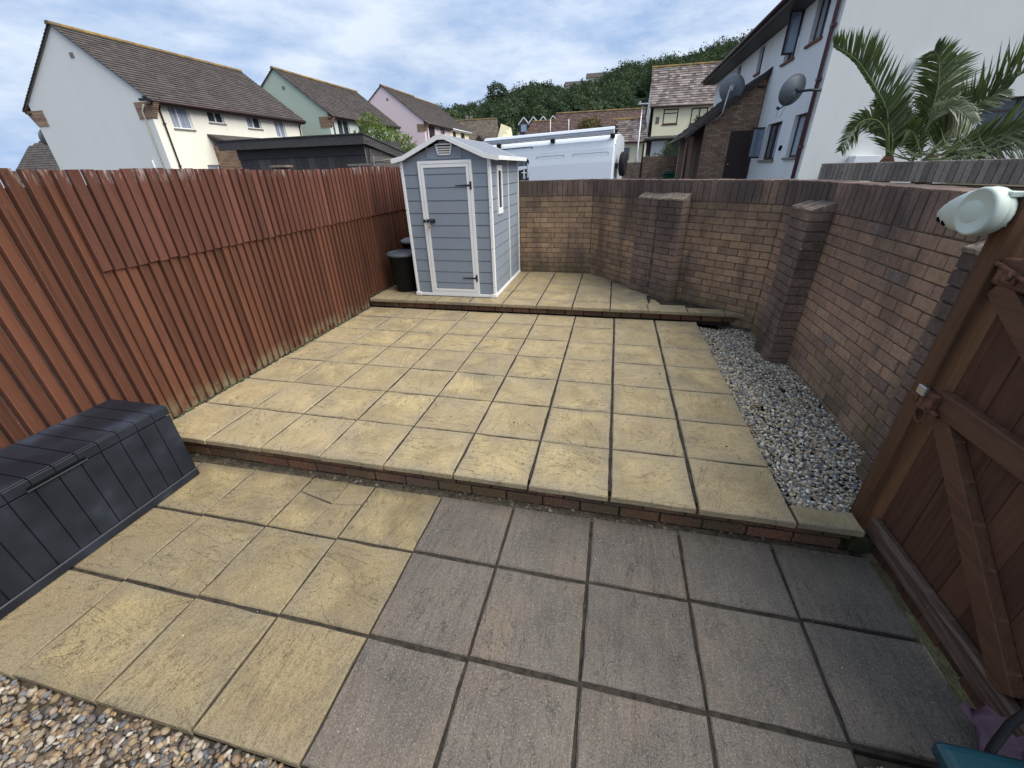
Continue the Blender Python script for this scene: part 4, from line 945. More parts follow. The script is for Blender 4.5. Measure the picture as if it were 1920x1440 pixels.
def dishmesh(par, c, ax, r_, depth=.14, sx=1.0, mat='dish'):
    s = mb(); s.lathe([(r_, depth), (r_ * .8, depth * .64), (r_ * .55, depth * .3), (r_ * .25, depth * .07), (.001, 0), (r_ * .25, -.01), (r_ * .55, depth * .3 - .012), (r_ * .8, depth * .64 - .012), (r_ + .004, depth - .006), (r_, depth)], c, ax, 32, sx, cap=False); return s.build('reflector', M[mat], par)
dishmesh(dd, (-26.25, 16.9, 3.75), (-.9, -.1, .3), .42); s = mb(); s.tube([(-26.0, 17, 3.7), (-26.22, 16.92, 3.74)], .03, 6); s.build('bracket', M['black'], dd)
# --- house 2, 3
H2 = house_ns('pale green rendered house with brown tiled roof in the middle of the left row', -24.5, -17.4, 28.7, 39.0, -.1, 5.65, 8.3, 1, 'greenr', 'greenf', 'roofA', [
    (29.7, 31.2, 4.1, 5.25, dict(splits=(.5,))), (32.5, 33.6, 4.3, 5.25, dict(splits=(.5,))), (35.5, 36.6, 4.2, 5.2, dict(splits=(.5,)))], nc=24)
downpipe(H2, -17.33, 29.1, 0, 5.5, 'vantrim')
H3 = house_ns('pale pink rendered house at the far end of the left row', -24.2, -16.1, 42.5, 49.6, 0, 6.2, 9.2, 1, 'pinkr', 'pinkr', 'roofA', [
    (43.6, 45.2, 4.2, 5.75, dict(splits=(.33, .66), frame='brownfr')), (46.8, 48.0, 4.7, 5.75, dict(frame='brownfr'))], nc=24)
downpipe(H3, -16.0, 42.9, 0, 6.0, 'brownpl')
H4 = house_ns('yellow rendered end house with white gutter joined behind the pink house', -24.2, -16.1, 49.7, 56.5, 0, 6.2, 9.1, 1, 'yellowr', 'yellowr', 'roofA', [
    (50.6, 51.7, 4.7, 5.75, dict(splits=(.5,), frame='brownfr')), (53.4, 54.8, 4.7, 5.75, dict(splits=(.5,), frame='brownfr'))], nc=24, gutter='upvc', corb=False, vent=False)
# --- house 0 far left
def roofblock(label, O, U, V, nc, nt, m, zg, wall='yellowr', cat='house', urange=None, extra=None, ridges=True, ntile=None):
    O, U, V = Vector(O), Vector(U), Vector(V); h = thing('house', label, cat, (O.x, O.y, zg))
    tiles(h, M[m], O, U, V, nc, nt, urange)
    b = Vector((-V.x * 2, 0, 0)) if abs(V.x) > abs(V.y) else Vector((0, 0, 0))
    Vh = Vector((V.x, V.y, 0)); R0 = O + V; O2 = O + Vh * 2
    tiles(h, M[m], O2, U, Vector((-V.x, -V.y, V.z)), nc, nt, urange)
    s = mb(); e = .35; q = U.normalized() * e; t_ = Vh.normalized() * e; A = O + q + t_; B_ = O + U - q + t_; C_ = O2 + U - q - t_; D = O2 + q - t_
    for p, r_ in ((A, B_), (B_, C_), (C_, D), (D, A)): s.add([(p.x, p.y, zg), (r_.x, r_.y, zg), (r_.x, r_.y, O.z), (p.x, p.y, O.z)], [(0, 1, 2, 3)])
    if not urange:
        for p, r_ in ((A, D), (B_, C_)): m_ = (p + r_) / 2; s.add([(p.x, p.y, O.z), (r_.x, r_.y, O.z), (m_.x, m_.y, (O + V).z - .3)], [(0, 1, 2)])
    s.build('wall', M[wall], h)
    s = mb(); s.tube([O + Vector((0, -.08, -.05)), O + U + Vector((0, -.08, -.05))], .07, 6); s.build('gutter', M['brownpl'], h)
    if ridges:
        a, b2 = (0, 1) if not urange else urange(1.0); ridge(h, R0 + U * a + Vector((0, 0, .03)), R0 + U * b2 + Vector((0, 0, .03)), int((U * (b2 - a)).length / .5))
    return h
roofblock('dark tiled roof house at the far left edge behind the cream house', (-73.2, 40, 2.0), (16, 0, 0), (1.6, 4.2, 5.4), 20, 40, 'roofA', 0, 'cream', urange=lambda v: (0 if v < .72 else (v - .72) * .9, 1))
# --- mid distance
HH = roofblock('brown hipped roof house with cream gable wall left of the van', (-21.5, 58, 4.4), (9.2, 0, 0), (0, 3.0, 3.35), 22, 36, 'roofD', 0, 'yellowr', urange=lambda v: (0, 1 - .12 * v))
s = mb(); s.prism([(-12.9, 58.3, 4.9), (-10.9, 59.5, 4.8), (-11.2, 59.5, 6.5), (-12.2, 58.4, 6.9)], (0, .25, 0)); s.build('gable_wall', M['yellowr'], HH)
s = mb(); s.prism([(-16.0, 57.2, 4.5), (-14.0, 57.2, 4.5), (-15.0, 57.2, 5.7)], (0, 1.5, 0)); s.build('dormer_roof', M['brownfr'], HH)
s = mb(); s.box((-17.5, 59.8, 7.75), (-17.2, 60.1, 8.2)); s.box((-16.9, 59.8, 7.75), (-16.6, 60.1, 8.1)); s.build('chimney_pot', M['sill'], HH)
RR = roofblock('long reddish brown roofed terrace behind the van', (-5.4, 58, 4.3), (12.0, 0, 0), (0, 3.0, 3.6), 22, 40, 'roofC', 0, 'cream')
R2 = roofblock('lower red brown roofed house behind the van left of the long roof', (-10.6, 61, 4.5), (5.4, 0, 0), (.0, 2.6, 2.9), 18, 20, 'roofC', 0, 'cream', urange=lambda v: (.30 * v, 1))
for i, x in enumerate((-3.3, -5.6)):
    s = mb(); s.tube([(x, 57.5, 4.3), (x, 57.5, 6.9)], .045, 6); s.build('pipe', M['upvc'], RR if i == 0 else R2)
s = mb(); s.prism([(-2.6, 57.1, 4.5), (-.9, 57.1, 4.5), (-1.75, 57.1, 5.4)], (0, 1.5, 0)); s.build('porch_roof', M['brownfr'], RR)
DM = thing('house', 'white house with a row of small pointed dormers peeping over the red roof', 'house', (-12, 82, 0))
s = mb(); s.box((-15.2, 82.6, 0), (-1.0, 90, 7.6)); s.build('wall', M['white_blue'], DM)
for i in range(7):
    x = -13.9 + i * 1.75; s = mb(); s.prism([(x - .8, 81.4, 7.2), (x + .8, 81.4, 7.2), (x + .8, 81.4, 8.7), (x, 81.4, 9.55), (x - .8, 81.4, 8.7)], (0, 2.5, 0)); d_ = s.build('dormer', M['roofA'], DM)
    for sg in (-1, 1):
        s = mb(); s.bar((x, 81.34, 9.68), (x + sg * .98, 81.34, 8.6), .14, .14, (0, 1, 0)); s.build('bargeboard', M['upvc'], d_)
    s = mb(); s.box((x - .5, 81.32, 7.5), (x + .5, 81.38, 8.6)); s.build('pane', M['glasssky'], d_)
# --- yellow house (ridge along x) behind on the right
YH = roofblock('lemon yellow house with pale mottled tiled roof beyond the van', (5.15, 37.5, 5.62), (5.2, 0, 0), (0, 3.4, 3.0), 17, 17, 'roofB', 0, 'yellowr')
s = mb(); s.add([(5.25, 37.86, 3.3), (5.25, 44.0, 3.3), (5.25, 44, 5.6), (5.25, 40.9, 8.35), (5.25, 37.86, 5.6)], [(0, 1, 2, 3, 4)]); s.build('side_wall', M['white_blue'], YH)
window(YH, 'y', 37.85, -1, 6.25, 7.35, 4.42, 5.44, frame='brownfr', glass='glasssky', hs=((0, 1, .72),), sill='tilesill', inset=-.01, fw=.08)
window(YH, 'y', 37.85, -1, 8.3, 9.5, 4.35, 5.42, frame='brownfr', glass='glasscurt', splits=(.5,), sill='tilesill', inset=-.01, fw=.08)
s = mb(); s.box((5.72, 37.80, 4.5), (5.98, 37.84, 4.95)); s.build('wall_box', M['sill'], YH)
s = mb(); s.prism([(5.0, 36.0, 3.35), (11, 36.0, 3.35), (11, 37.84, 3.58), (5.0, 37.84, 3.58)], (0, 0, .08)); s.build('porch_roof', M['blackwood'], YH)
s = mb(); s.box((5.2, 37.0, 0), (10.9, 37.1, 3.34)); s.build('porch_wall', M['brownfr'], YH)
for a, b, mt in ((5.55, 6.5, 'upvc'), (6.65, 7.75, 'glass'), (8.0, 9.15, 'porchlit'), (9.3, 10.4, 'glass')):
    if mt == 'porchlit': M['porchlit'] = simple('ochre_interior', (.36, .22, .06), .8, .2, var=.3, scale=2)
    s = mb(); s.box((a, 36.93, 2.1), (b, 36.99, 3.28)); s.build('porch_pane', M[mt], YH)
for x in (6.58, 7.88, 9.22): s = mb(); s.box((x - .05, 36.86, 1.0), (x + .05, 36.98, 3.33)); s.build('porch_post', M['upvc'] if x < 9 else M['brownfr'], YH)
LW = roofblock('low mottled tiled outbuilding joined left of the lemon yellow house', (3.15, 36.6, 3.30), (2.1, 0, 0), (-.25, 2.0, 1.68), 11, 7, 'roofB', 0, 'yellowr', urange=lambda v: (-.22 * v - .02, 1), ridges=True)
s = mb(); s.box((3.2, 36.75, 2.0), (3.9, 36.82, 2.9)); s.build('pane', M['glass'], LW)
s = mb(); s.box((4.85, 36.2, 0), (5.0, 36.4, 3.3)); s.build('post', M['brownfr'], LW)
# --- long road-side brick wall with bin and lamp post
def brickwall(label, a, b, z0, z1, cat='brick wall', m='hbrick', coping=True):
    A, B = Vector(a), Vector(b); d = B - A; L = d.length; u = d / L; n = Vector((u.y, -u.x, 0)); t_ = thing('brick_wall', label, cat, (A.x, A.y, z0))
    s = mb(); z = z0; c = 0
    while z < z1 - .05:
        x = -.11 * (c % 2)
        while x < L:
            p, q = max(0, x), min(L, x + .215)
            if q - p > .02: s.cur = random.random(); s.obox(A + u * (p + q) / 2 + Vector((0, 0, z + .033)), u * ((q - p) / 2 - .003), n * .10, Vector((0, 0, .031)))
            x += .225
        z += .075; c += 1
    tag(s.build('bricks', M[m], t_), kind='stuff')
    s = mb(); s.obox((A + B) / 2 + Vector((0, 0, (z0 + z1) / 2)), u * (L / 2), n * .094, Vector((0, 0, (z1 - z0) / 2 - .01))); s.build('mortar', M['mortar'], t_)
    return t_, u, n
brickwall('low brown brick wall across the road behind the green bin', (4.30, 22.0, 0), (6.7, 22.0, 0), .2, 2.0)
brickwall('short brick wall return beside the lamp post', (3.2, 24.0, 0), (4.28, 22.1, 0), .2, 1.75)
GB = thing('wheelie_bin', 'dark green wheelie bin standing against the brick wall over the road', 'wheelie bin', (5.55, 21.3, .2))
s = mb(); s.prism([(5.32, 21.1, .25), (5.78, 21.1, .25), (5.84, 21.05, 1.2), (5.26, 21.05, 1.2)], (0, .55, 0)); s.build('body', M['wheelie'], GB, bevel=.02)
s = mb(); s.prism([(5.23, 21.0, 1.201), (5.86, 21.0, 1.201), (5.82, 21.05, 1.31), (5.28, 21.05, 1.31)], (0, .62, 0)); s.build('lid', M['wheelie'], GB, bevel=.02)
s = mb(); s.prism([(5.90, 21.2, .4), (6.2, 21.2, .4), (6.3, 21.2, 1.32), (5.88, 21.2, 1.30)], (0, .4, 0)); s.build('second_body', M['wheelie'], GB, bevel=.02)
s = mb(); s.box((5.95, 21.17, .95), (6.08, 21.19, 1.1)); s.build('sticker', M['sill'], GB)
LP = thing('lamp_post', 'thin grey galvanised lamp post between the van and the yellow house', 'lamp post', (4.28, 30, 0))
s = mb(); s.tube([(4.25, 30, -.2), (4.27, 30, 2.2), (4.28, 30, 2.3), (4.28, 30, 5.0)], [.085, .085, .05, .04], 10); s.build('pole', M['steel'], LP)
s = mb(); s.box((3.98, 29.9, 4.98), (4.62, 30.1, 5.06)); s.box((4.05, 29.92, 5.06), (4.2, 30.08, 5.16)); s.build('lamp_head', M['steel'], LP, bevel=.02)

# --- big white house on the right
X0h, Y0h, ZE, ZG = 7.72, 11.4, 5.56, -.19
RH = thing('house', 'large white rendered house with brown windows towering on the right', 'house', (X0h, Y0h, ZG))
ws = [(12.35, 13.25, 4.28, 5.28, dict(splits=(.55,), glass=('glasssky', 'glasscurt'))), (14.1, 15.05, 4.20, 5.32, dict(splits=(.6,), glass=('glasssky', 'glass'))), (17.5, 18.1, 4.42, 5.20, {}), (20.6, 21.3, 4.45, 5.2, dict(glass='glasssky')),
      (23.0, 23.6, 4.45, 5.1, {}), (13.75, 15.1, 1.66, 2.66, dict(splits=(.5,), glass=('glasscurt', 'glass'))), (11.78, 12.80, 1.70, 2.70, dict(splits=(.5,), glass=('glass', 'glasscurt')))]
s = mb(); holed(s, 'x', X0h, Y0h + .30, 25.5, ZG, ZE + .2, [w_[:4] for w_ in ws], -1, .16); s.build('front_wall', M['bright'], RH)
for w_ in ws: window(RH, 'x', X0h, -1, *w_[:4], frame='brownfr', inset=.10, sill='tilesill' if w_[2] > 3 else 'sill', bump=.06, **w_[4])
# gable wall with window opening
gw = (11.10, 13.0, 1.90, 2.74)
s = mb(); holed(s, 'y', Y0h, X0h - .02, 17.5, ZG, ZE, [gw], -1, .14); s.add([(X0h - .02, Y0h, ZE), (17.5, Y0h, ZE), (12.6, Y0h, 9.4)], [(0, 1, 2)]); s.build('gable_wall', M['whiter'], RH)
window(RH, 'y', Y0h, -1, *gw, frame='brownfr', inset=.08, splits=(.35,), hs=((0, .35, .7),), glass='glass', sill=None)
s = mb(); s.box((X0h - .02, Y0h + .001, ZG), (X0h + .02, Y0h + .30, ZE + .2)); s.build('corner_strip', M['white_blue'], RH)
tiles(RH, M['roofA'], (X0h - .62, Y0h - .2, ZE - .30), (0, 14.6, 0), (5.5, 0, 4.3), 24, 46)
s = mb(); s.box((X0h - .60, Y0h - .1, ZE - .34), (X0h - .001, 25.9, ZE - .30)); s.box((X0h - .62, Y0h - .1, ZE - .33), (X0h - .595, 25.9, ZE - .16)); s.build('soffit', M['brownfr'], RH)
s = mb(); s.tube([(X0h - .68, Y0h - .1, ZE - .20), (X0h - .68, 25.9, ZE - .20)], .055, 8); s.build('gutter', M['brownpl'], RH)
s = mb(); s.tube([(X0h - .62, 11.75, ZE - .25), (X0h - .40, 11.72, ZE - .42), (X0h - .08, 11.65, ZE - .75), (X0h - .06, 11.62, ZG)], .042, 8)
for z in (1.9, 3.3, 4.3): s.box((X0h - .12, 11.55, z), (X0h - .001, 11.69, z + .05))
s.build('downpipe', M['maroonpl'], RH)
s = mb(); s.lathe([(.085, 0), (.085, .16), (.075, .17)], (9.53, Y0h - .001, 3.5), (0, -1, 0), 20); fl = s.build('flue', M['upvc'], RH); s = mb(); s.lathe([(.074, 0), (.074, .004)], (9.53, Y0h - .1712, 3.5), (0, -1, 0), 18); s.build('flue_mouth', M['dark'], fl)
s = mb(); s.box((8.72, Y0h - .32, 1.50), (9.26, Y0h - .001, 1.68)); s.build('meter_box', M['upvc'], RH, bevel=.01)
s = mb(); s.lathe([(.05, 0), (.05, .05), (.001, .06)], (X0h - .001, 13.3, 1.95), (-1, 0, 0), 12, sx=1.6); s.build('vent', M['dark'], RH)
# open casements
for (yy, z0, z1, L_) in ((15.1, 1.72, 2.6, .42), (14.15, 4.27, 5.25, .35)):
    s = mb(); s.box((X0h - L_, yy - .02, z0), (X0h - .06, yy + .02, z0 + .05)); s.box((X0h - L_, yy - .02, z1 - .05), (X0h - .06, yy + .02, z1)); s.box((X0h - L_, yy - .02, z0 + .05), (X0h - L_ + .05, yy + .02, z1 - .05)); s.build('open_casement', M['brownfr'], RH)
    s = mb(); s.box((X0h - L_ + .051, yy - .005, z0 + .051), (X0h - .061, yy + .005, z1 - .051)); s.build('pane', M['glasssky'], RH)
# lean-to garage
LT = thing('brick_outhouse', 'brown brick lean-to outhouse with dark door against the white house', 'outhouse', (6.8, 16.2, ZG))
YL = 16.2
s = mb(); z = ZG + .01; c = 0
def xl(z): return 6.0
while z < 4.2:
    x = 6.0 - .11 * (c % 2)
    while x < 7.71:
        a, b = max(6.0, x), min(7.715, x + .215); top = 2.62 + (((a + b) / 2) - 5.6) * .76
        if z + .065 < top and not (6.90 < (a + b) / 2 < 7.68 and z < 2.55) and b - a > .03:
            s.cur = random.random(); s.box((a + .003, YL, z), (b - .003, YL + .1, z + .067))
        x += .225
    z += .075; c += 1
tag(s.build('bricks', M['hbrick'], LT), kind='stuff')
s = mb(); s.prism([(6.003, YL + .008, ZG), (7.715, YL + .008, ZG), (7.715, YL + .008, 4.15), (6.003, YL + .008, 2.85)], (0, 6, 0)); s.build('mortar', M['mortar'], LT)
s = mb(); s.box((6.88, YL - .012, ZG), (7.70, YL + .0, 2.58)); d_ = s.build('door', M['brownfr'], LT); s = mb(); s.box((6.95, YL - .05, 1.55), (7.0, YL - .0125, 1.58)); s.build('handle', M['steel'], d_)
for i in range(5):
    s = mb(); s.box((6.90 + i * .157, YL - .016, ZG + .02), (6.90 + i * .157 + .149, YL - .0122, 2.55)); s.build('door_board', M['brownfr'], d_)
s = mb(); s.box((7.42, YL - .006, 3.78), (7.66, YL - .001, 3.84)); s.build('air_brick', M['brownfr'], LT)
tiles(LT, M['roofA'], (5.38, YL - .22, 2.50), (0, 6.4, 0), (2.38, 0, 1.80), 11, 20)
s = mb(); s.prism([(5.36, YL - .235, 2.38), (7.71, YL - .235, 4.15), (7.71, YL - .235, 4.32), (5.36, YL - .235, 2.52)], (0, .05, 0)); s.build('bargeboard', M['blackwood'], LT)
s = mb(); s.tube([(5.33, YL - .2, 2.46), (5.33, YL + 6.2, 2.46)], .055, 8); s.tube([(5.36, YL - .16, 2.44), (5.5, YL - .12, 2.3), (5.52, YL - .12, ZG)], .04, 8); s.build('gutter', M['brownpl'], LT)
s = mb(); s.cur = .5; s.box((5.55, YL + .6, ZG), (5.77, YL + .85, 2.5)); s.build('brick_pillar', M['hbrick'], LT)
s = mb(); s.cur = .8; s.box((5.60, YL + 2.9, ZG), (5.9, YL + 3.1, 2.5)); s.build('brick_pillar', M['hbrick'], LT)
s = mb(); s.box((5.8, YL + 3.0, ZG), (6.0, YL + 3.05, 2.55)); s.build('side_door', M['brownfr'], LT)
DS = thing('satellite_dish', 'round blue grey satellite dish on a bent pole at the outhouse roof', 'satellite dish', (6.3, 15.9, 2.8), 'satellite dishes on the houses')
dishmesh(DS, (6.55, 15.95, 3.78), (.45, .8, .25), .40); s = mb(); s.tube([(6.25, YL - .03, 2.85), (6.33, YL - .12, 2.95), (6.42, 15.80, 3.1), (6.52, 15.82, 3.85)], .024, 8); s.build('pole', M['steel'], DS)
s = mb(); s.obox((6.57, 15.88, 3.80), (.05, 0, 0), (0, .05, 0), (0, 0, .07)); s.build('clamp', M['steel'], DS)
D2 = thing('satellite_dish', 'grey satellite dish on a side arm at the corner of the white house', 'satellite dish', (7.5, 11.4, 3.2), 'satellite dishes on the houses')
dishmesh(D2, (7.22, 11.65, 3.12), (-.35, .85, .3), .33); s = mb(); s.tube([(7.69, 11.38, 3.08), (7.45, 11.42, 3.10), (7.22, 11.55, 3.10)], .028, 8); s.tube([(7.22, 11.56, 3.1), (7.12, 11.5, 2.9), (7.0, 11.9, 2.78)], .014, 6); s.build('arm', M['black'], D2)
s = mb(); s.tube([(7.0, 11.9, 2.80), (7.0, 12.0, 2.83)], .035, 8); s.tube([(7.0, 11.9, 2.78), (6.98, 11.88, 2.60), (7.05, 11.8, 2.62), (7.1, 11.7, 2.85)], .005, 5); s.build('receiver', M['black'], D2)
# planter wall
pw, pu, pn = brickwall('grey brown brick planter wall below the palm', (6.18, 6.0, 0), (7.05, 2.7, 0), -.19, 1.345, m='soldier')
s = mb(); L = math.hypot(.87, 3.3); ns = int(L / .075)
for i in range(ns):
    b = mb(); b.cur = random.random(); p = Vector((6.18, 6.0, 0)) + pu * ((i + .5) * L / ns); b.obox(p + Vector((0, 0, 1.35 + .108 + .0115 * (i / ns))), pu * (L / ns / 2 - .004), pn * .107, Vector((0, 0, .107))); b.build('top_brick', M['plbr'] if 'plbr' in M else M.setdefault('plbr', brick_mat('greyed_brick', [(0, (.19, .165, .145)), (.5, (.27, .235, .205)), (1, (.34, .29, .245))], dirt=.5, eff=.3, zst=False)), pw, bevel=.003)
s = mb(); s.prism([(6.35, 6.0, -.185), (9.5, 6.2, -.185), (9.5, 2.7, -.185), (7.2, 2.7, -.185)], (0, 0, 1.45)); tag(s.build('planter_soil', M['dirt']), kind='structure')

# ================= van =================
VN = thing('van', 'white high roof panel van with roof awning parked behind the wall', 'van', (1.0, 13.4, -.2))
r0 = Vector((2.97, 11.95, 0)); vd = Vector((-.985, .17, 0)).normalized(); vo = Vector((-vd.y, vd.x, 0)) * -1   # vo points away from the camera side
if vo.dot(CAMP - r0) > 0: vo = -vo
ZV = -.2; HT = 2.42
def vp(a, b, z): return r0 + vd * a + vo * b + Vector((0, 0, z - .027 * a))   # the road falls away to the left
prof = [(0, .25), (.0, 1.2), (.02, 1.75), (.07, 2.1), (.13, 2.30), (.26, HT), (.9, HT + .05)]
s = mb(); full = prof + [(1.8 - p[0], p[1]) for p in reversed(prof)]
secs = [(-.0, .06), (.04, .0), (3.3, 0), (4.5, .0), (4.8, .12)]
V = []; 
for a, ins in secs:
    for (b, z) in full:
        bb = .9 + (b - .9) * (1 - ins * .7); zz = ZV + .25 + (z + .2 - .25 - 0) * (1 - ins * .25); V.append(vp(a, bb, z + 0.0 if ins == 0 else z - ins * .25))
k_ = len(full); F = [(i * k_ + j, i * k_ + (j + 1) % k_, (i + 1) * k_ + (j + 1) % k_, (i + 1) * k_ + j) for i in range(len(secs) - 1) for j in range(k_)] + [tuple(range(k_)), tuple((len(secs) - 1) * k_ + j for j in range(k_ - 1, -1, -1))]
s.smooth = False; s.add(V, F); body = s.build('body', M['van'], VN)
s = mb(); V = [vp(4.8, .08, .25), vp(4.8, 1.72, .25), vp(4.8, 1.60, 2.30), vp(4.8, .2, 2.30), vp(5.7, .15, .25), vp(5.7, 1.65, .25), vp(5.6, 1.55, 1.2), vp(5.6, .25, 1.2)]
s.add(V, [(0, 1, 2, 3), (4, 7, 6, 5), (0, 3, 7, 4), (1, 5, 6, 2), (3, 2, 6, 7), (0, 4, 5, 1)]); s.build('cab', M['van'], VN)
def sidebox(a0, a1, z0, z1, out, m, nm, par=VN, th=.012, r_=.05):
    # follows the lean of the side above 1.2 m
    def lean(z): return float(np.interp(z, [p[1] for p in prof[:6]], [p[0] for p in prof[:6]]))
    s = mb(); N = 4; pts = []
    for cx_, cz_, st in ((a1 - r_, z1 - r_, 0), (a0 + r_, z1 - r_, 90), (a0 + r_, z0 + r_, 180), (a1 - r_, z0 + r_, 270)):
        for i in range(N + 1): t_ = R(st + 90 * i / N); pts.append((cx_ + r_ * math.cos(t_), cz_ + r_ * math.sin(t_)))
    n_ = len(pts); A = [vp(a, lean(z) - out, z) for a, z in pts]; B_ = [vp(a, lean(z) + .02, z) for a, z in pts]
    s.add(A + B_, [tuple(range(n_))] + [(i, (i + 1) % n_, n_ + (i + 1) % n_, n_ + i) for i in range(n_)]); return s.build(nm, M[m], par)
for a0, a1 in ((.16, 1.25), (1.50, 2.42)):
    sidebox(a0, a1, .9, 2.0, .004, 'vanseam', 'panel_groove'); sidebox(a0 + .016, a1 - .016, .92, 1.984, .007, 'van', 'side_panel')
    sidebox(a0, a1, 2.08, 2.22, .003, 'van', 'upper_panel', r_=.06)
s = mb()
for a, z0, z1 in ((4.02, .3, 2.16),): s.obox(vp(a, .035, 1.2), vd * .009, vo * .05, Vector((0, 0, .9)))
s.build('door_seam', M['vantrim'], VN)
s = mb(); s.prism([vp(2.57, .105, 2.275), vp(4.02, .105, 2.275), vp(4.02, .105, 2.292), vp(2.57, .105, 2.292)], vo * .03); s.build('door_seam', M['vantrim'], VN)
for a in (2.56,): 
    s = mb(); s.prism([vp(a - .012, .025, .4), vp(a + .012, .025, .4), vp(a + .012, .11, 2.28), vp(a - .012, .11, 2.28)], vo * .02); s.build('door_seam', M['vantrim'], VN)
sidebox(2.64, 3.90, 1.1, 1.97, .008, 'vantrim', 'window', r_=.10); 
wdn = [o for o in bpy.data.objects if o.name.startswith('window') and o.parent == VN][0]
sidebox(2.69, 3.85, 1.15, 1.92, .011, 'glass', 'pane', wdn, r_=.08)
s = mb(); s.tube([vp(.02, .12, 1.55), vp(.0, .12, 2.18)], .012, 6); s.build('rear_seam', M['vanseam'], VN)
# awning cassette on the roof edge
AW = thing('roof_awning', 'white rolled awning cassette along the roof edge of the van', 'awning', tuple(vp(2.8, 0, 2.45)))
s = mb(); s.prism([vp(.05, .02, 2.44), vp(.05, -.03, 2.47), vp(.05, -.05, 2.54), vp(.05, -.02, 2.60), vp(.05, .10, 2.62), vp(.05, .12, 2.44)], vd * 4.08 - Vector((0, 0, .027 * 4.08))); s.build('case', M['van'], AW, bevel=.004)
s = mb(); s.prism([vp(.04, -.0505, 2.515), vp(.04, -.0545, 2.522), vp(.04, -.0505, 2.531)], vd * 4.08 - Vector((0, 0, .027 * 4.08))); s.build('case_lip', M['vanseam'], AW)
for a in (.10, 1.9, 3.7):
    s = mb(); s.obox(vp(a, .13, 2.39), vd * .06, vo * .06, Vector((0, 0, .045))); s.build('bracket', M['vantrim'], AW)
# spare wheel on the rear doors
s = mb(); ca = vp(-.20, .50, 1.66); axr = -vd; s.lathe([(.19, -.08), (.28, -.085), (.32, -.06), (.33, 0), (.32, .06), (.28, .085), (.19, .08)], ca, axr, 32); wh = s.build('spare_wheel', M['tyre'], VN)
s = mb(); s.lathe([(.188, .078), (.17, .02), (.05, .01), (.001, .01)], ca, axr, 24, cap=False); s.build('rim', M['steel'], wh)
s = mb(); s.obox(vp(-.05, .30, 1.62), vd * .06, vo * .07, Vector((0, 0, .07))); s.build('hinge', M['vantrim'], VN)
s = mb(); s.obox(vp(-.118, .28, 1.62), vd * .008, vo * .06, Vector((0, 0, .05))); s.build('latch', M['upvc'], VN)
for a in (1.15, 4.6):
    for b in (.12, 1.68):
        s = mb(); s.lathe([(.2, -.11), (.33, -.11), (.35, 0), (.33, .11), (.2, .11)], vp(a, b, .15), vo, 24); s.build('wheel', M['tyre'], VN)
# white ornament hanging in the van window: cross and oval tag
OR = thing('hanging_ornament', 'small white cross and ring ornament hanging from the rear eaves corner of the shed', 'ornament', (1.79, 4.76, 1.5))
oc = Vector((1.785, 4.76, 1.565)); vd = Vector((1, 0, 0)); vo = Vector((0, 1, 0))
s = mb(); s.obox(oc, vd * .036, vo * .004, Vector((0, 0, .006))); s.obox(oc, vd * .0075, vo * .003, Vector((0, 0, .034))); s.build('cross', M['upvc'], OR)
s = mb(); s.tube([oc + vd * .013 * math.cos(t_) + Vector((0, 0, .019 * math.sin(t_) - .056)) for t_ in [2 * math.pi * i / 16 for i in range(17)]], .0045, 6); s.tube([oc + Vector((0, 0, .03)), oc + Vector((0, 0, .125))], .0015, 5); s.build('ring', M['upvc'], OR)

# ================= black timber outbuilding over the left fence =================
BS = thing('timber_outbuilding', 'black stained timber outbuilding with flat pent roof behind the left fence', 'outbuilding', (-3.1, 6.8, -.2))
x0, x1, y0, y1 = -4.72, -1.48, 6.0, 7.75; zA, zB_ = 2.255, 1.97
s = mb(); s.cur = .5; s.prism([(x0 + .28, y0 + .18, -.2), (x1 - .04, y0 + .18, -.2), (x1 - .04, y0 + .18, zA - .06), (x0 + .28, y0 + .18, zA - .06)], (0, 1.4, -.0)); s.build('wall', M['blackwood'], BS)
for i in range(20):
    a = x0 + .28 + i * .1455; s = mb(); s.cur = random.random(); s.box((a + .002, y0 + .155, -.2), (a + .142, y0 + .1795, 1.93)); s.build('board', M['blackwood'], BS)
s = mb(); s.cur = .2; s.box((x0 + .28, y0 + .14, 1.935), (x1 - .04, y0 + .1792, zA - .10)); s.build('header_board', M['blackwood'], BS)
for i in range(16):
    z = .2 + i * .115; s = mb(); s.cur = random.random(); s.box((x1 - .0398, y0 + .2, z), (x1 - .02, y0 + 1.56, z + .108)); s.build('board', M['blackwood'], BS)
s = mb(); s.cur = .7; s.box((x0, y0, zA - .155), (x1 + .02, y0 + .03, zA)); s.build('fascia', M['blackwood'], BS)
s = mb(); s.cur = .6; s.prism([(x1 - .002, y0 + .031, zA - .15), (x1 - .002, y1, zB_ - .14), (x1 - .002, y1, zB_), (x1 - .002, y0 + .031, zA)], (.024, 0, 0)); s.build('verge_board', M['blackwood'], BS)
s = mb(); s.prism([(x0, y0 - .02, zA + .002), (x0, y1, zB_ + .002), (x0, y1, zB_ + .02), (x0, y0 - .02, zA + .02)], (x1 - x0 + .04, 0, 0)); s.build('roof_felt', simple('roofing_felt', (.06, .06, .065), .95, .2, var=.3, scale=14, bump=.004), BS)
s = mb(); s.tube([(x1 - .06, y0 + .13, 1.6), (x1 - .06, y0 + .13, 2.1)], .01, 6); s.build('cable', M['sill'], BS)
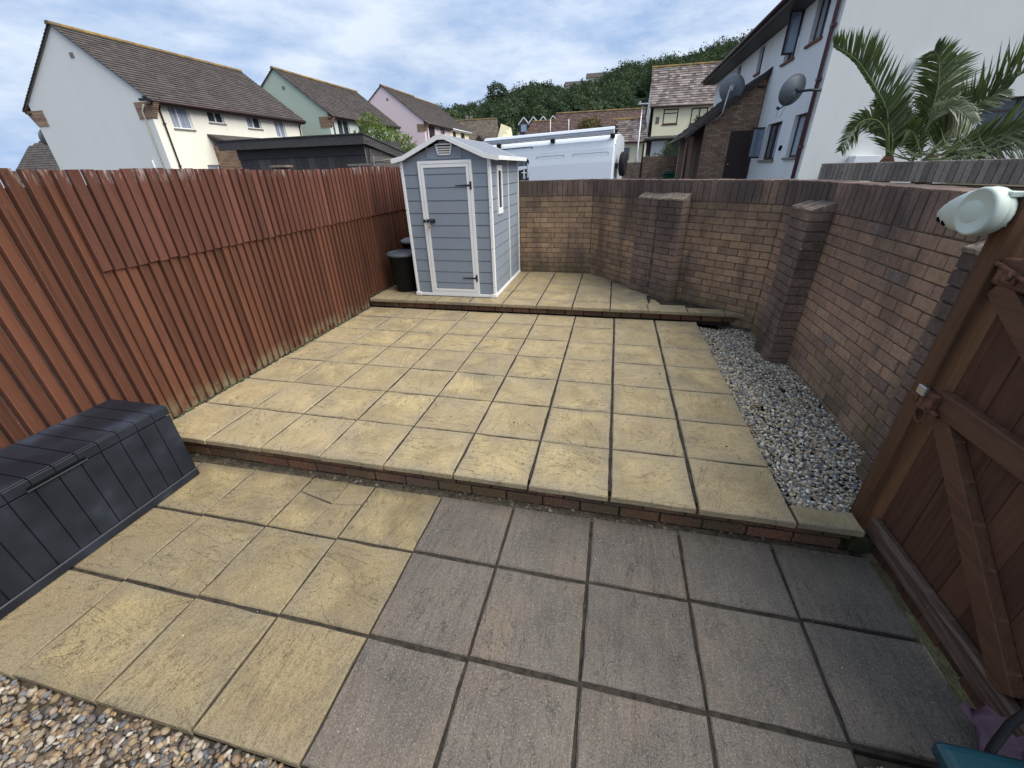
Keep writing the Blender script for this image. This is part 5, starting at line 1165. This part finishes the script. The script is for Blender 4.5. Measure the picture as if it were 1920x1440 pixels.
# small odds and ends on top of the fence line
s = mb(); s.box((-2.42, 4.75, 1.62), (-2.28, 4.87, 1.74)); s.box((-2.50, 4.70, 1.741), (-2.20, 4.90, 1.775)); tag(s.build('post_cap', M['capb'], bevel=.006), 'small stone capped post top showing over the left fence', 'post cap')
s = mb(); s.tube([(-.95, 5.3, 1.78), (-.75, 5.28, 1.80), (-.62, 5.3, 1.82)], .012, 6); s.box((-1.4, 5.25, 1.74), (-.95, 5.33, 1.77)); s.box((-.93, 5.26, 1.72), (-.90, 5.3, 1.88)); tag(s.build('trellis_offcut', M['sill']), 'pale broken trellis offcut leaning behind the left fence', 'trellis')
s = mb(); s.prism([(-5.2, .9, 1.72), (-5.0, 1.6, 1.72), (-4.4, 2.2, 1.70), (-4.4, 2.2, 1.74), (-5.0, 1.6, 1.76), (-5.2, .9, 1.76)], (.3, -.2, 0)); tag(s.build('torn_felt', M['sill']), 'torn grey roofing felt edge behind the fence at far left', 'roofing felt')
# ================= vegetation =================
def leafcloud(name, m, parent, centers, n, size, loc=None, kind=None, seed=1, flat=1.0, base_z=None):
    """n leaf quads spread in noisy shells round the given ellipsoids (cx,cy,cz,rx,ry,rz)"""
    rng = np.random.default_rng(seed); tot = sum(c[3] * c[5] for c in centers); V = []; rn = []
    for c in centers:
        k_ = int(n * c[3] * c[5] / tot); d = rng.normal(size=(k_, 3)); d /= np.linalg.norm(d, axis=1)[:, None]
        rad = rng.uniform(.45, 1.0, k_) ** .5; lump = 1 + .16 * np.sin(d[:, 0] * 5.1 + c[0]) * np.cos(d[:, 1] * 4.3 + c[1] * 2) + .12 * np.sin(d[:, 2] * 7 + d[:, 0] * 6 + c[2]) + rng.normal(0, .05, k_)
        P = d * (rad * lump)[:, None] * np.array(c[3:6]) + np.array(c[:3])
        u = rng.normal(size=(k_, 3)); u /= np.linalg.norm(u, axis=1)[:, None]; w_ = np.cross(u, rng.normal(size=(k_, 3))); w_ /= np.linalg.norm(w_, axis=1)[:, None]
        s_ = size * rng.uniform(.5, 1.3, k_)[:, None]
        V.append(np.stack([P - u * s_, P - w_ * s_ * .5 , P + u * s_, P + w_ * s_ * .5], 1)); rn.append(np.clip(rng.normal(.45, .25, k_) + (d[:, 2]) * .12, 0, 1))  # leaf tone rises towards the crown top: light from above put into colour
    V = np.concatenate(V).reshape(-1, 3); rn = np.concatenate(rn); N = len(rn)
    if loc is None: loc = (V[:, 0].mean(), V[:, 1].mean(), V[:, 2].min())
    V = V - np.array(loc); me = bpy.data.meshes.new(name); me.vertices.add(len(V)); me.vertices.foreach_set('co', V.ravel()); me.loops.add(N * 4); me.loops.foreach_set('vertex_index', np.arange(N * 4, dtype=np.int32))
    me.polygons.add(N); me.polygons.foreach_set('loop_start', np.arange(0, N * 4, 4, dtype=np.int32)); me.polygons.foreach_set('loop_total', np.full(N, 4, np.int32))
    a = me.attributes.new('rnd', 'FLOAT', 'FACE'); a.data.foreach_set('value', rn.astype(np.float32)); me.update(); me.validate(); me.materials.append(m)
    o = bpy.data.objects.new(name, me); COL.objects.link(o); o['wloc'] = tuple(loc)
    if parent: o.parent = parent; o.location = Vector(loc) - Vector(parent['wloc'])
    else: o.location = loc
    if kind: tag(o, kind=kind)
    return o
def tree(label, x, y, zg, centers, n, size, m='leafbush', cat='tree', seed=1, nm='tree', stems=5):
    t_ = thing(nm, label, cat, (x, y, zg)); s = mb(); top = max(c[2] for c in centers)
    s.tube([(x, y, zg), (x + .05, y, zg + (top - zg) * .4), (x - .02, y + .03, zg + (top - zg) * .7)], [.13, .10, .06], 8)
    for i in range(stems):
        c = random.choice(centers); s.tube([(x, y, zg + (top - zg) * rr(.3, .6)), ((x + c[0]) / 2, (y + c[1]) / 2, (zg + c[2]) / 2 + .4), (c[0] + rr(-.2, .2), c[1], c[2] + c[5] * .4)], [.06, .04, .012], 6)
    s.build('trunk', M['bark'], t_); leafcloud('crown', M[m], t_, centers, n, size, seed=seed); return t_
tree('light green leafy bush tree between the black outbuilding and pink house', -5.4, 14.0, -.2, [(-5.6, 14, 2.55, .95, .8, .75), (-6.05, 14.1, 2.25, .75, .7, .5), (-5.75, 13.9, 3.15, .5, .5, .42), (-4.75, 13.9, 2.4, .65, .6, .6), (-5.0, 14, 1.9, .9, .7, .6), (-4.35, 14, 2.1, .4, .4, .45)], 7500, .050, seed=4, nm='bush')
tree('bushy tree turning brown in front of the long red roof', -.6, 56, 0, [(-.6, 56, 5.6, 1.45, 1.2, 1.25), (-1.4, 56, 5.0, .9, .9, .8), (.3, 56, 5.1, .9, .9, .9)], 3000, .14, 'brownleaf', seed=5)
# spiky cordyline by the yellow house
def spiky(label, c, R_, n, m, trunk, seed):
    rng = random.Random(seed); t_ = thing('cordyline', label, 'cordyline', (c[0], c[1], 0)); s = mb(); s.tube([(c[0], c[1], 0), (c[0], c[1], c[2])], trunk, 8); s.build('trunk', M['bark'], t_); s = mb()
    for i in range(n):
        a = rng.uniform(0, 6.28); e = rng.uniform(-.5, 1.2); d = Vector((math.cos(a) * math.cos(e), math.sin(a) * math.cos(e), math.sin(e))); L = R_ * rng.uniform(.7, 1.1); sd = d.cross(Vector((0, 0, 1))).normalized() * R_ * .035
        p = Vector(c); q = p + d * L * .55; r_ = p + d * L + Vector((0, 0, -.18 * L)); s.cur = rng.random(); s.add([p - sd, p + sd, q + sd, q - sd, r_], [(0, 1, 2, 3), (3, 2, 4)])
    s.build('leaves', M[m], t_); return t_
spiky('dark spiky cordyline in front of the lemon yellow house', (8.55, 34.5, 3.9), 1.15, 260, 'darkleaf', .12, 3)
# climbing plants on the low wall by the yellow porch
leafcloud('climbing_plant', M['leafbush'], None, [(5.6, 22.6, 2.05, .6, .3, .35), (4.9, 22.3, 1.95, .5, .2, .18), (6.4, 22.5, 2.05, .4, .3, .2), (5.4, 22.6, 2.35, .12, .1, .4)], 900, .05, seed=8)
tag(bpy.data.objects['climbing_plant'], 'green climbing plant growing over the low wall before the yellow porch', 'climbing plant')

# palms
def frond(par, pts, y0, y1, L, m='palm', n=46, side=(1, 1), droop=.25, tilt=0.0, stem='palmstem', seed=0, fold=.5):
    rng = random.Random(seed); k_ = len(pts); P = [Vector((p[0], y0 + (y1 - y0) * i / (k_ - 1), p[1])) for i, p in enumerate(pts)]
    def at(t_):
        x = t_ * (k_ - 1); i = min(int(x), k_ - 2); f = x - i; p0 = P[max(i - 1, 0)]; p1 = P[i]; p2 = P[i + 1]; p3 = P[min(i + 2, k_ - 1)]
        return .5 * ((2 * p1) + (p2 - p0) * f + (2 * p0 - 5 * p1 + 4 * p2 - p3) * f * f + (3 * p1 - p0 - 3 * p2 + p3) * f ** 3)
    s = mb(); N = 18; s.tube([at(i / N) for i in range(N + 1)], [.016 * (1 - i / N * .8) for i in range(N + 1)], 6)
    fr_ = s.build('frond', M[stem], par); s = mb()
    n = int(n * 1.3)
    for i in range(n):
        t_ = .16 + .84 * i / n; p = at(t_); d = (at(min(1, t_ + .02)) - at(t_ - .02)).normalized(); Lf = L * (math.sin(math.pi * (t_ * .80 + .14)) ** .7) * rng.uniform(.82, 1.1)
        view = Vector((0, 1, 0)); sd = d.cross(view).normalized()
        for sg, sc in ((1, side[0]), (-1, side[1])):
            if sc <= 0: continue
            dr_ = (d * rng.uniform(.65, .95) + sd * sg * 1.0 + view * rng.uniform(-fold, fold)).normalized(); q = p + dr_ * Lf * sc * .55; r_ = p + dr_ * Lf * sc + Vector((0, 0, -droop * Lf * rng.uniform(.2, 1))); w_ = dr_.cross(view).normalized() * .0105 + view * .005
            s.cur = rng.random(); s.add([p - w_ * .5, q - w_, r_, q + w_, p + w_ * .5], [(0, 1, 2, 3, 4)])
    s.build('leaflets', M[m], fr_)
PA = thing('palm', 'green feather leaved palm rising behind the planter wall, left clump', 'palm', (7.02, 6.2, 1.2), 'palms behind the planter wall')
PB = thing('palm', 'taller green palm clump at the right in front of the dark window', 'palm', (7.6, 6.3, 1.2), 'palms behind the planter wall')
for T, x in ((PA, 7.02), (PB, 7.62)):
    s = mb(); s.lathe([(.12, 0), (.13, .15), (.10, .32), (.05, .42)], (x, 6.2 if T is PA else 6.3, 1.22), n=14); s.build('trunk', M['palmbark'], T)
frond(PA, [(7.02, 1.62), (6.84, 2.02), (6.69, 2.26), (6.35, 2.60), (6.10, 2.80), (5.78, 2.95)], 6.2, 5.9, .43, n=84, side=(.18, 1), droop=-.1, seed=1)
frond(PA, [(7.0, 1.62), (6.86, 1.92), (6.69, 2.08), (6.50, 2.10), (6.38, 1.98), (6.29, 1.72)], 6.2, 6.0, .30, n=52, side=(.9, .8), droop=.25, seed=2)
frond(PA, [(7.04, 1.6), (6.98, 1.9), (6.95, 2.2), (6.85, 2.42)], 6.2, 6.5, .40, n=44, side=(.9, .5), droop=.1, seed=3)
frond(PA, [(7.06, 1.6), (7.12, 1.9), (7.22, 2.12), (7.3, 2.2)], 6.2, 6.6, .34, n=36, side=(.7, .9), droop=.3, seed=31)
frond(PB, [(7.45, 1.6), (7.40, 1.95), (7.36, 2.25), (7.31, 2.50), (7.20, 2.76), (7.10, 2.86)], 6.3, 6.2, .42, n=64, side=(.9, .9), droop=.12, seed=4)
frond(PB, [(7.48, 1.6), (7.42, 2.1), (7.46, 2.45), (7.50, 2.80)], 6.3, 6.4, .48, n=58, side=(.7, 1), droop=.15, seed=5)
frond(PB, [(7.60, 1.6), (7.72, 1.95), (7.90, 2.28), (8.16, 2.60), (8.5, 2.85)], 6.3, 6.0, .50, n=60, side=(1, .12), droop=-.2, seed=6)
frond(PB, [(7.62, 1.6), (7.95, 1.72), (8.35, 1.92), (8.75, 2.05)], 6.3, 5.9, .46, n=56, side=(1, .8), droop=.15, seed=7)
frond(PB, [(7.6, 1.58), (7.9, 1.60), (8.3, 1.66), (8.8, 1.68)], 6.3, 6.1, .40, n=50, side=(1, .8), droop=.15, seed=8)
frond(PB, [(7.24, 1.9), (7.27, 2.12), (7.36, 2.19), (7.52, 2.12), (7.66, 1.98)], 6.0, 5.8, .32, m='palmdry', n=48, side=(.7, 1.0), droop=.5, seed=9)
frond(PB, [(7.6, 1.6), (7.75, 1.85), (7.85, 2.05), (8.0, 2.2)], 6.3, 6.7, .40, n=44, side=(.9, .9), droop=.1, seed=10)
frond(PB, [(7.55, 1.6), (7.62, 1.9), (7.8, 2.2), (8.05, 2.38)], 6.25, 6.1, .44, n=56, side=(1, .7), droop=.1, seed=12)
frond(PB, [(7.75, 1.58), (8.2, 1.78), (8.7, 1.80), (9.1, 1.7)], 6.3, 5.7, .44, n=56, side=(1, .8), droop=.25, seed=13)
frond(PA, [(7.05, 1.6), (7.0, 1.85), (6.88, 2.1), (6.66, 2.34)], 6.2, 6.3, .40, n=52, side=(.3, 1), droop=.05, seed=14)
frond(PB, [(7.35, 1.55), (7.25, 1.78), (7.1, 1.92), (6.98, 1.95)], 6.2, 5.9, .34, n=40, side=(.8, .8), droop=.3, seed=11)
s = mb()
for i in range(90):
    p = Vector((rr(7.15, 8.0), rr(5.7, 6.1), rr(1.55, 1.7))); d = Vector((rr(-1, 1), rr(-.4, .4), rr(-.1, .7))).normalized() * rr(.2, .42); w_ = Vector((0, .004, .009)); s.cur = random.random(); s.add([p - w_, p + d * .6 - w_, p + d, p + d * .6 + w_, p + w_], [(0, 1, 2, 3, 4)])
s.build('loose_leaflets', M['palm'], PB)

# ================= hill with woodland =================
AZ = [-60, -40, -30, -24, -21.2, -18.6, -16.6, -15.0, -12.9, -10.4, -7.9, -6.7, -2.6, .27, 1.96, 6.8, 9.2, 12.1, 15, 22, 35, 60]
EL = [.06, .09, .10, .108, .1124, .116, .122, .124, .139, .151, .147, .142, .158, .171, .171, .180, .187, .192, .207, .23, .24, .2]
def ridgez(a): return 1.6 + 250 * np.interp(a, AZ, EL)
def hz(a, D):
    t_ = max(0.0, min(1.0, (D - 88) / 162)); return -.3 + (ridgez(a) - 7.5) * (t_ ** .85 if D <= 250 else 1) 
s = mb(); na, nd = 60, 16; V = []
for i in range(na + 1):
    a = -60 + 120 * i / na
    for j in range(nd + 1):
        D = 86 + 184 * j / nd; r_ = R(a); V.append((CAMP.x + D * math.sin(r_), CAMP.y + D * math.cos(r_), hz(a, D) - .6 if j else -1.0))
s.smooth = True; s.add(V, [(i * (nd + 1) + j, (i + 1) * (nd + 1) + j, (i + 1) * (nd + 1) + j + 1, i * (nd + 1) + j + 1) for i in range(na) for j in range(nd)])
tag(s.build('hill', M['hill'], loc=(0, 170, 0)), kind='structure')
rng = random.Random(11); cs = []; 
for q in range(900):
    a = rng.uniform(-34, 24); t_ = rng.random(); D = 92 + 160 * t_ ** .75
    if rng.random() < .35: D = rng.uniform(236, 252)
    if -7.4 < a < -2.4 and D > 222: continue
    r_ = rng.uniform(3.2, 6.6) * (.72 + .28 * D / 250); h = rng.uniform(.75, 1.25) * r_; z = hz(a, D); ra = R(a)
    cs.append((CAMP.x + D * math.sin(ra), CAMP.y + D * math.cos(ra), z + rng.uniform(2.6, 4.6) + (0 if D < 230 else rng.uniform(-.8, .6)), r_, r_, h))
def crowns(name, cs, per, size, m, seed):
    rng = np.random.default_rng(seed); V = []; rn = []
    for c in cs:
        d = rng.normal(size=(per, 3)); d[:, 2] = np.abs(d[:, 2]) * .9 - .25; d /= np.linalg.norm(d, axis=1)[:, None]
        ph = rng.uniform(0, 6.28, 4); lump = .86 + .15 * np.sin(d[:, 0] * 4 + ph[0]) * np.cos(d[:, 1] * 4 + ph[1]) + .12 * np.sin(d[:, 2] * 6 + ph[2] + d[:, 0] * 5) + rng.normal(0, .06, per)
        P = d * (lump * rng.uniform(.72, 1.0, per))[:, None] * np.array(c[3:6]) + np.array(c[:3])
        u = rng.normal(size=(per, 3)); u += d * -.2; u /= np.linalg.norm(u, axis=1)[:, None]; w_ = np.cross(u, d); w_ /= (np.linalg.norm(w_, axis=1)[:, None] + 1e-6); s_ = size * rng.uniform(.6, 1.4, per)[:, None]
        V.append(np.stack([P - u * s_, P - w_ * s_ * .8, P + u * s_, P + w_ * s_ * .8], 1)); tone = rng.normal(0, .27); rn.append(np.clip(.44 + tone + rng.normal(0, .13, per), 0, 1))
    V = np.concatenate(V).reshape(-1, 3); rn = np.concatenate(rn); N = len(rn); me = bpy.data.meshes.new(name); me.vertices.add(len(V)); me.vertices.foreach_set('co', V.ravel()); me.loops.add(N * 4); me.loops.foreach_set('vertex_index', np.arange(N * 4, dtype=np.int32))
    me.polygons.add(N); me.polygons.foreach_set('loop_start', np.arange(0, N * 4, 4, dtype=np.int32)); me.polygons.foreach_set('loop_total', np.full(N, 4, np.int32))
    a = me.attributes.new('rnd', 'FLOAT', 'FACE'); a.data.foreach_set('value', rn.astype(np.float32)); me.update(); me.validate(); me.materials.append(m); o = bpy.data.objects.new(name, me); COL.objects.link(o); o['wloc'] = (0, 0, 0); return o
tag(crowns('woodland', cs, 640, .36, M['wood_leaf'], 5), kind='stuff')
ra = R(-14.6); D = 235; c = (CAMP.x + D * math.sin(ra), CAMP.y + D * math.cos(ra), ridgez(-14.6) - .6)
T = thing('tree', 'round crowned tree standing out on the wooded ridge left of centre', 'tree', (c[0], c[1], c[2] - 12))
s = mb(); s.tube([(c[0], c[1], c[2] - 12), (c[0], c[1], c[2])], [.6, .3], 8); s.build('trunk', M['bark'], T)
leafcloud('crown', M['wood_leaf'], T, [(c[0], c[1], c[2] + 1.2, 5.2, 5, 4.4), (c[0], c[1], c[2] - 2.5, 4.6, 4.4, 3.5)], 3200, .5, seed=6)
# houses on the hilltop
def hillhouse(label, a, D, wdt, dep, hgt, roofh, dz, wallm, roofm):
    ra = R(a); x, y = CAMP.x + D * math.sin(ra), CAMP.y + D * math.cos(ra); z = hz(a, D) + dz; h = thing('house', label, 'house', (x, y, z), 'houses on the hilltop')
    s = mb(); s.box((x - wdt / 2, y, z), (x + wdt / 2, y + dep, z + hgt)); s.build('wall', M[wallm], h)
    s = mb(); s.prism([(x - wdt / 2 - .4, y - .5, z + hgt), (x - wdt / 2 - .4, y + dep + .5, z + hgt), (x - wdt / 2 - .4, y + dep / 2, z + hgt + roofh)], (wdt + .8, 0, 0)); s.build('roof', M[roofm], h)
    for i in range(int(wdt / 2.6)):
        s = mb(); xx = x - wdt / 2 + 1 + i * 2.6; s.box((xx, y - .06, z + hgt - 2.0), (xx + 1.2, y - .01, z + hgt - .7)); s.build('window', M['glass'], h)
hillhouse('pale bungalow with grey roof on the hilltop, left of two', -5.3, 246, 13, 8, 4.0, 2.4, 3.2, 'cream', 'roofA')
hillhouse('grey roofed hilltop house partly hidden by trees, right of two', -3.3, 248, 9, 7, 4.0, 2.4, 4.0, 'cream', 'roofA')
hillhouse('small white hilltop building low among the treetops', -7.1, 243, 5, 5, 3.0, 1.5, 1.5, 'white_blue', 'roofA')
for o in bpy.data.objects:
    if 'wloc' in o: del o['wloc']
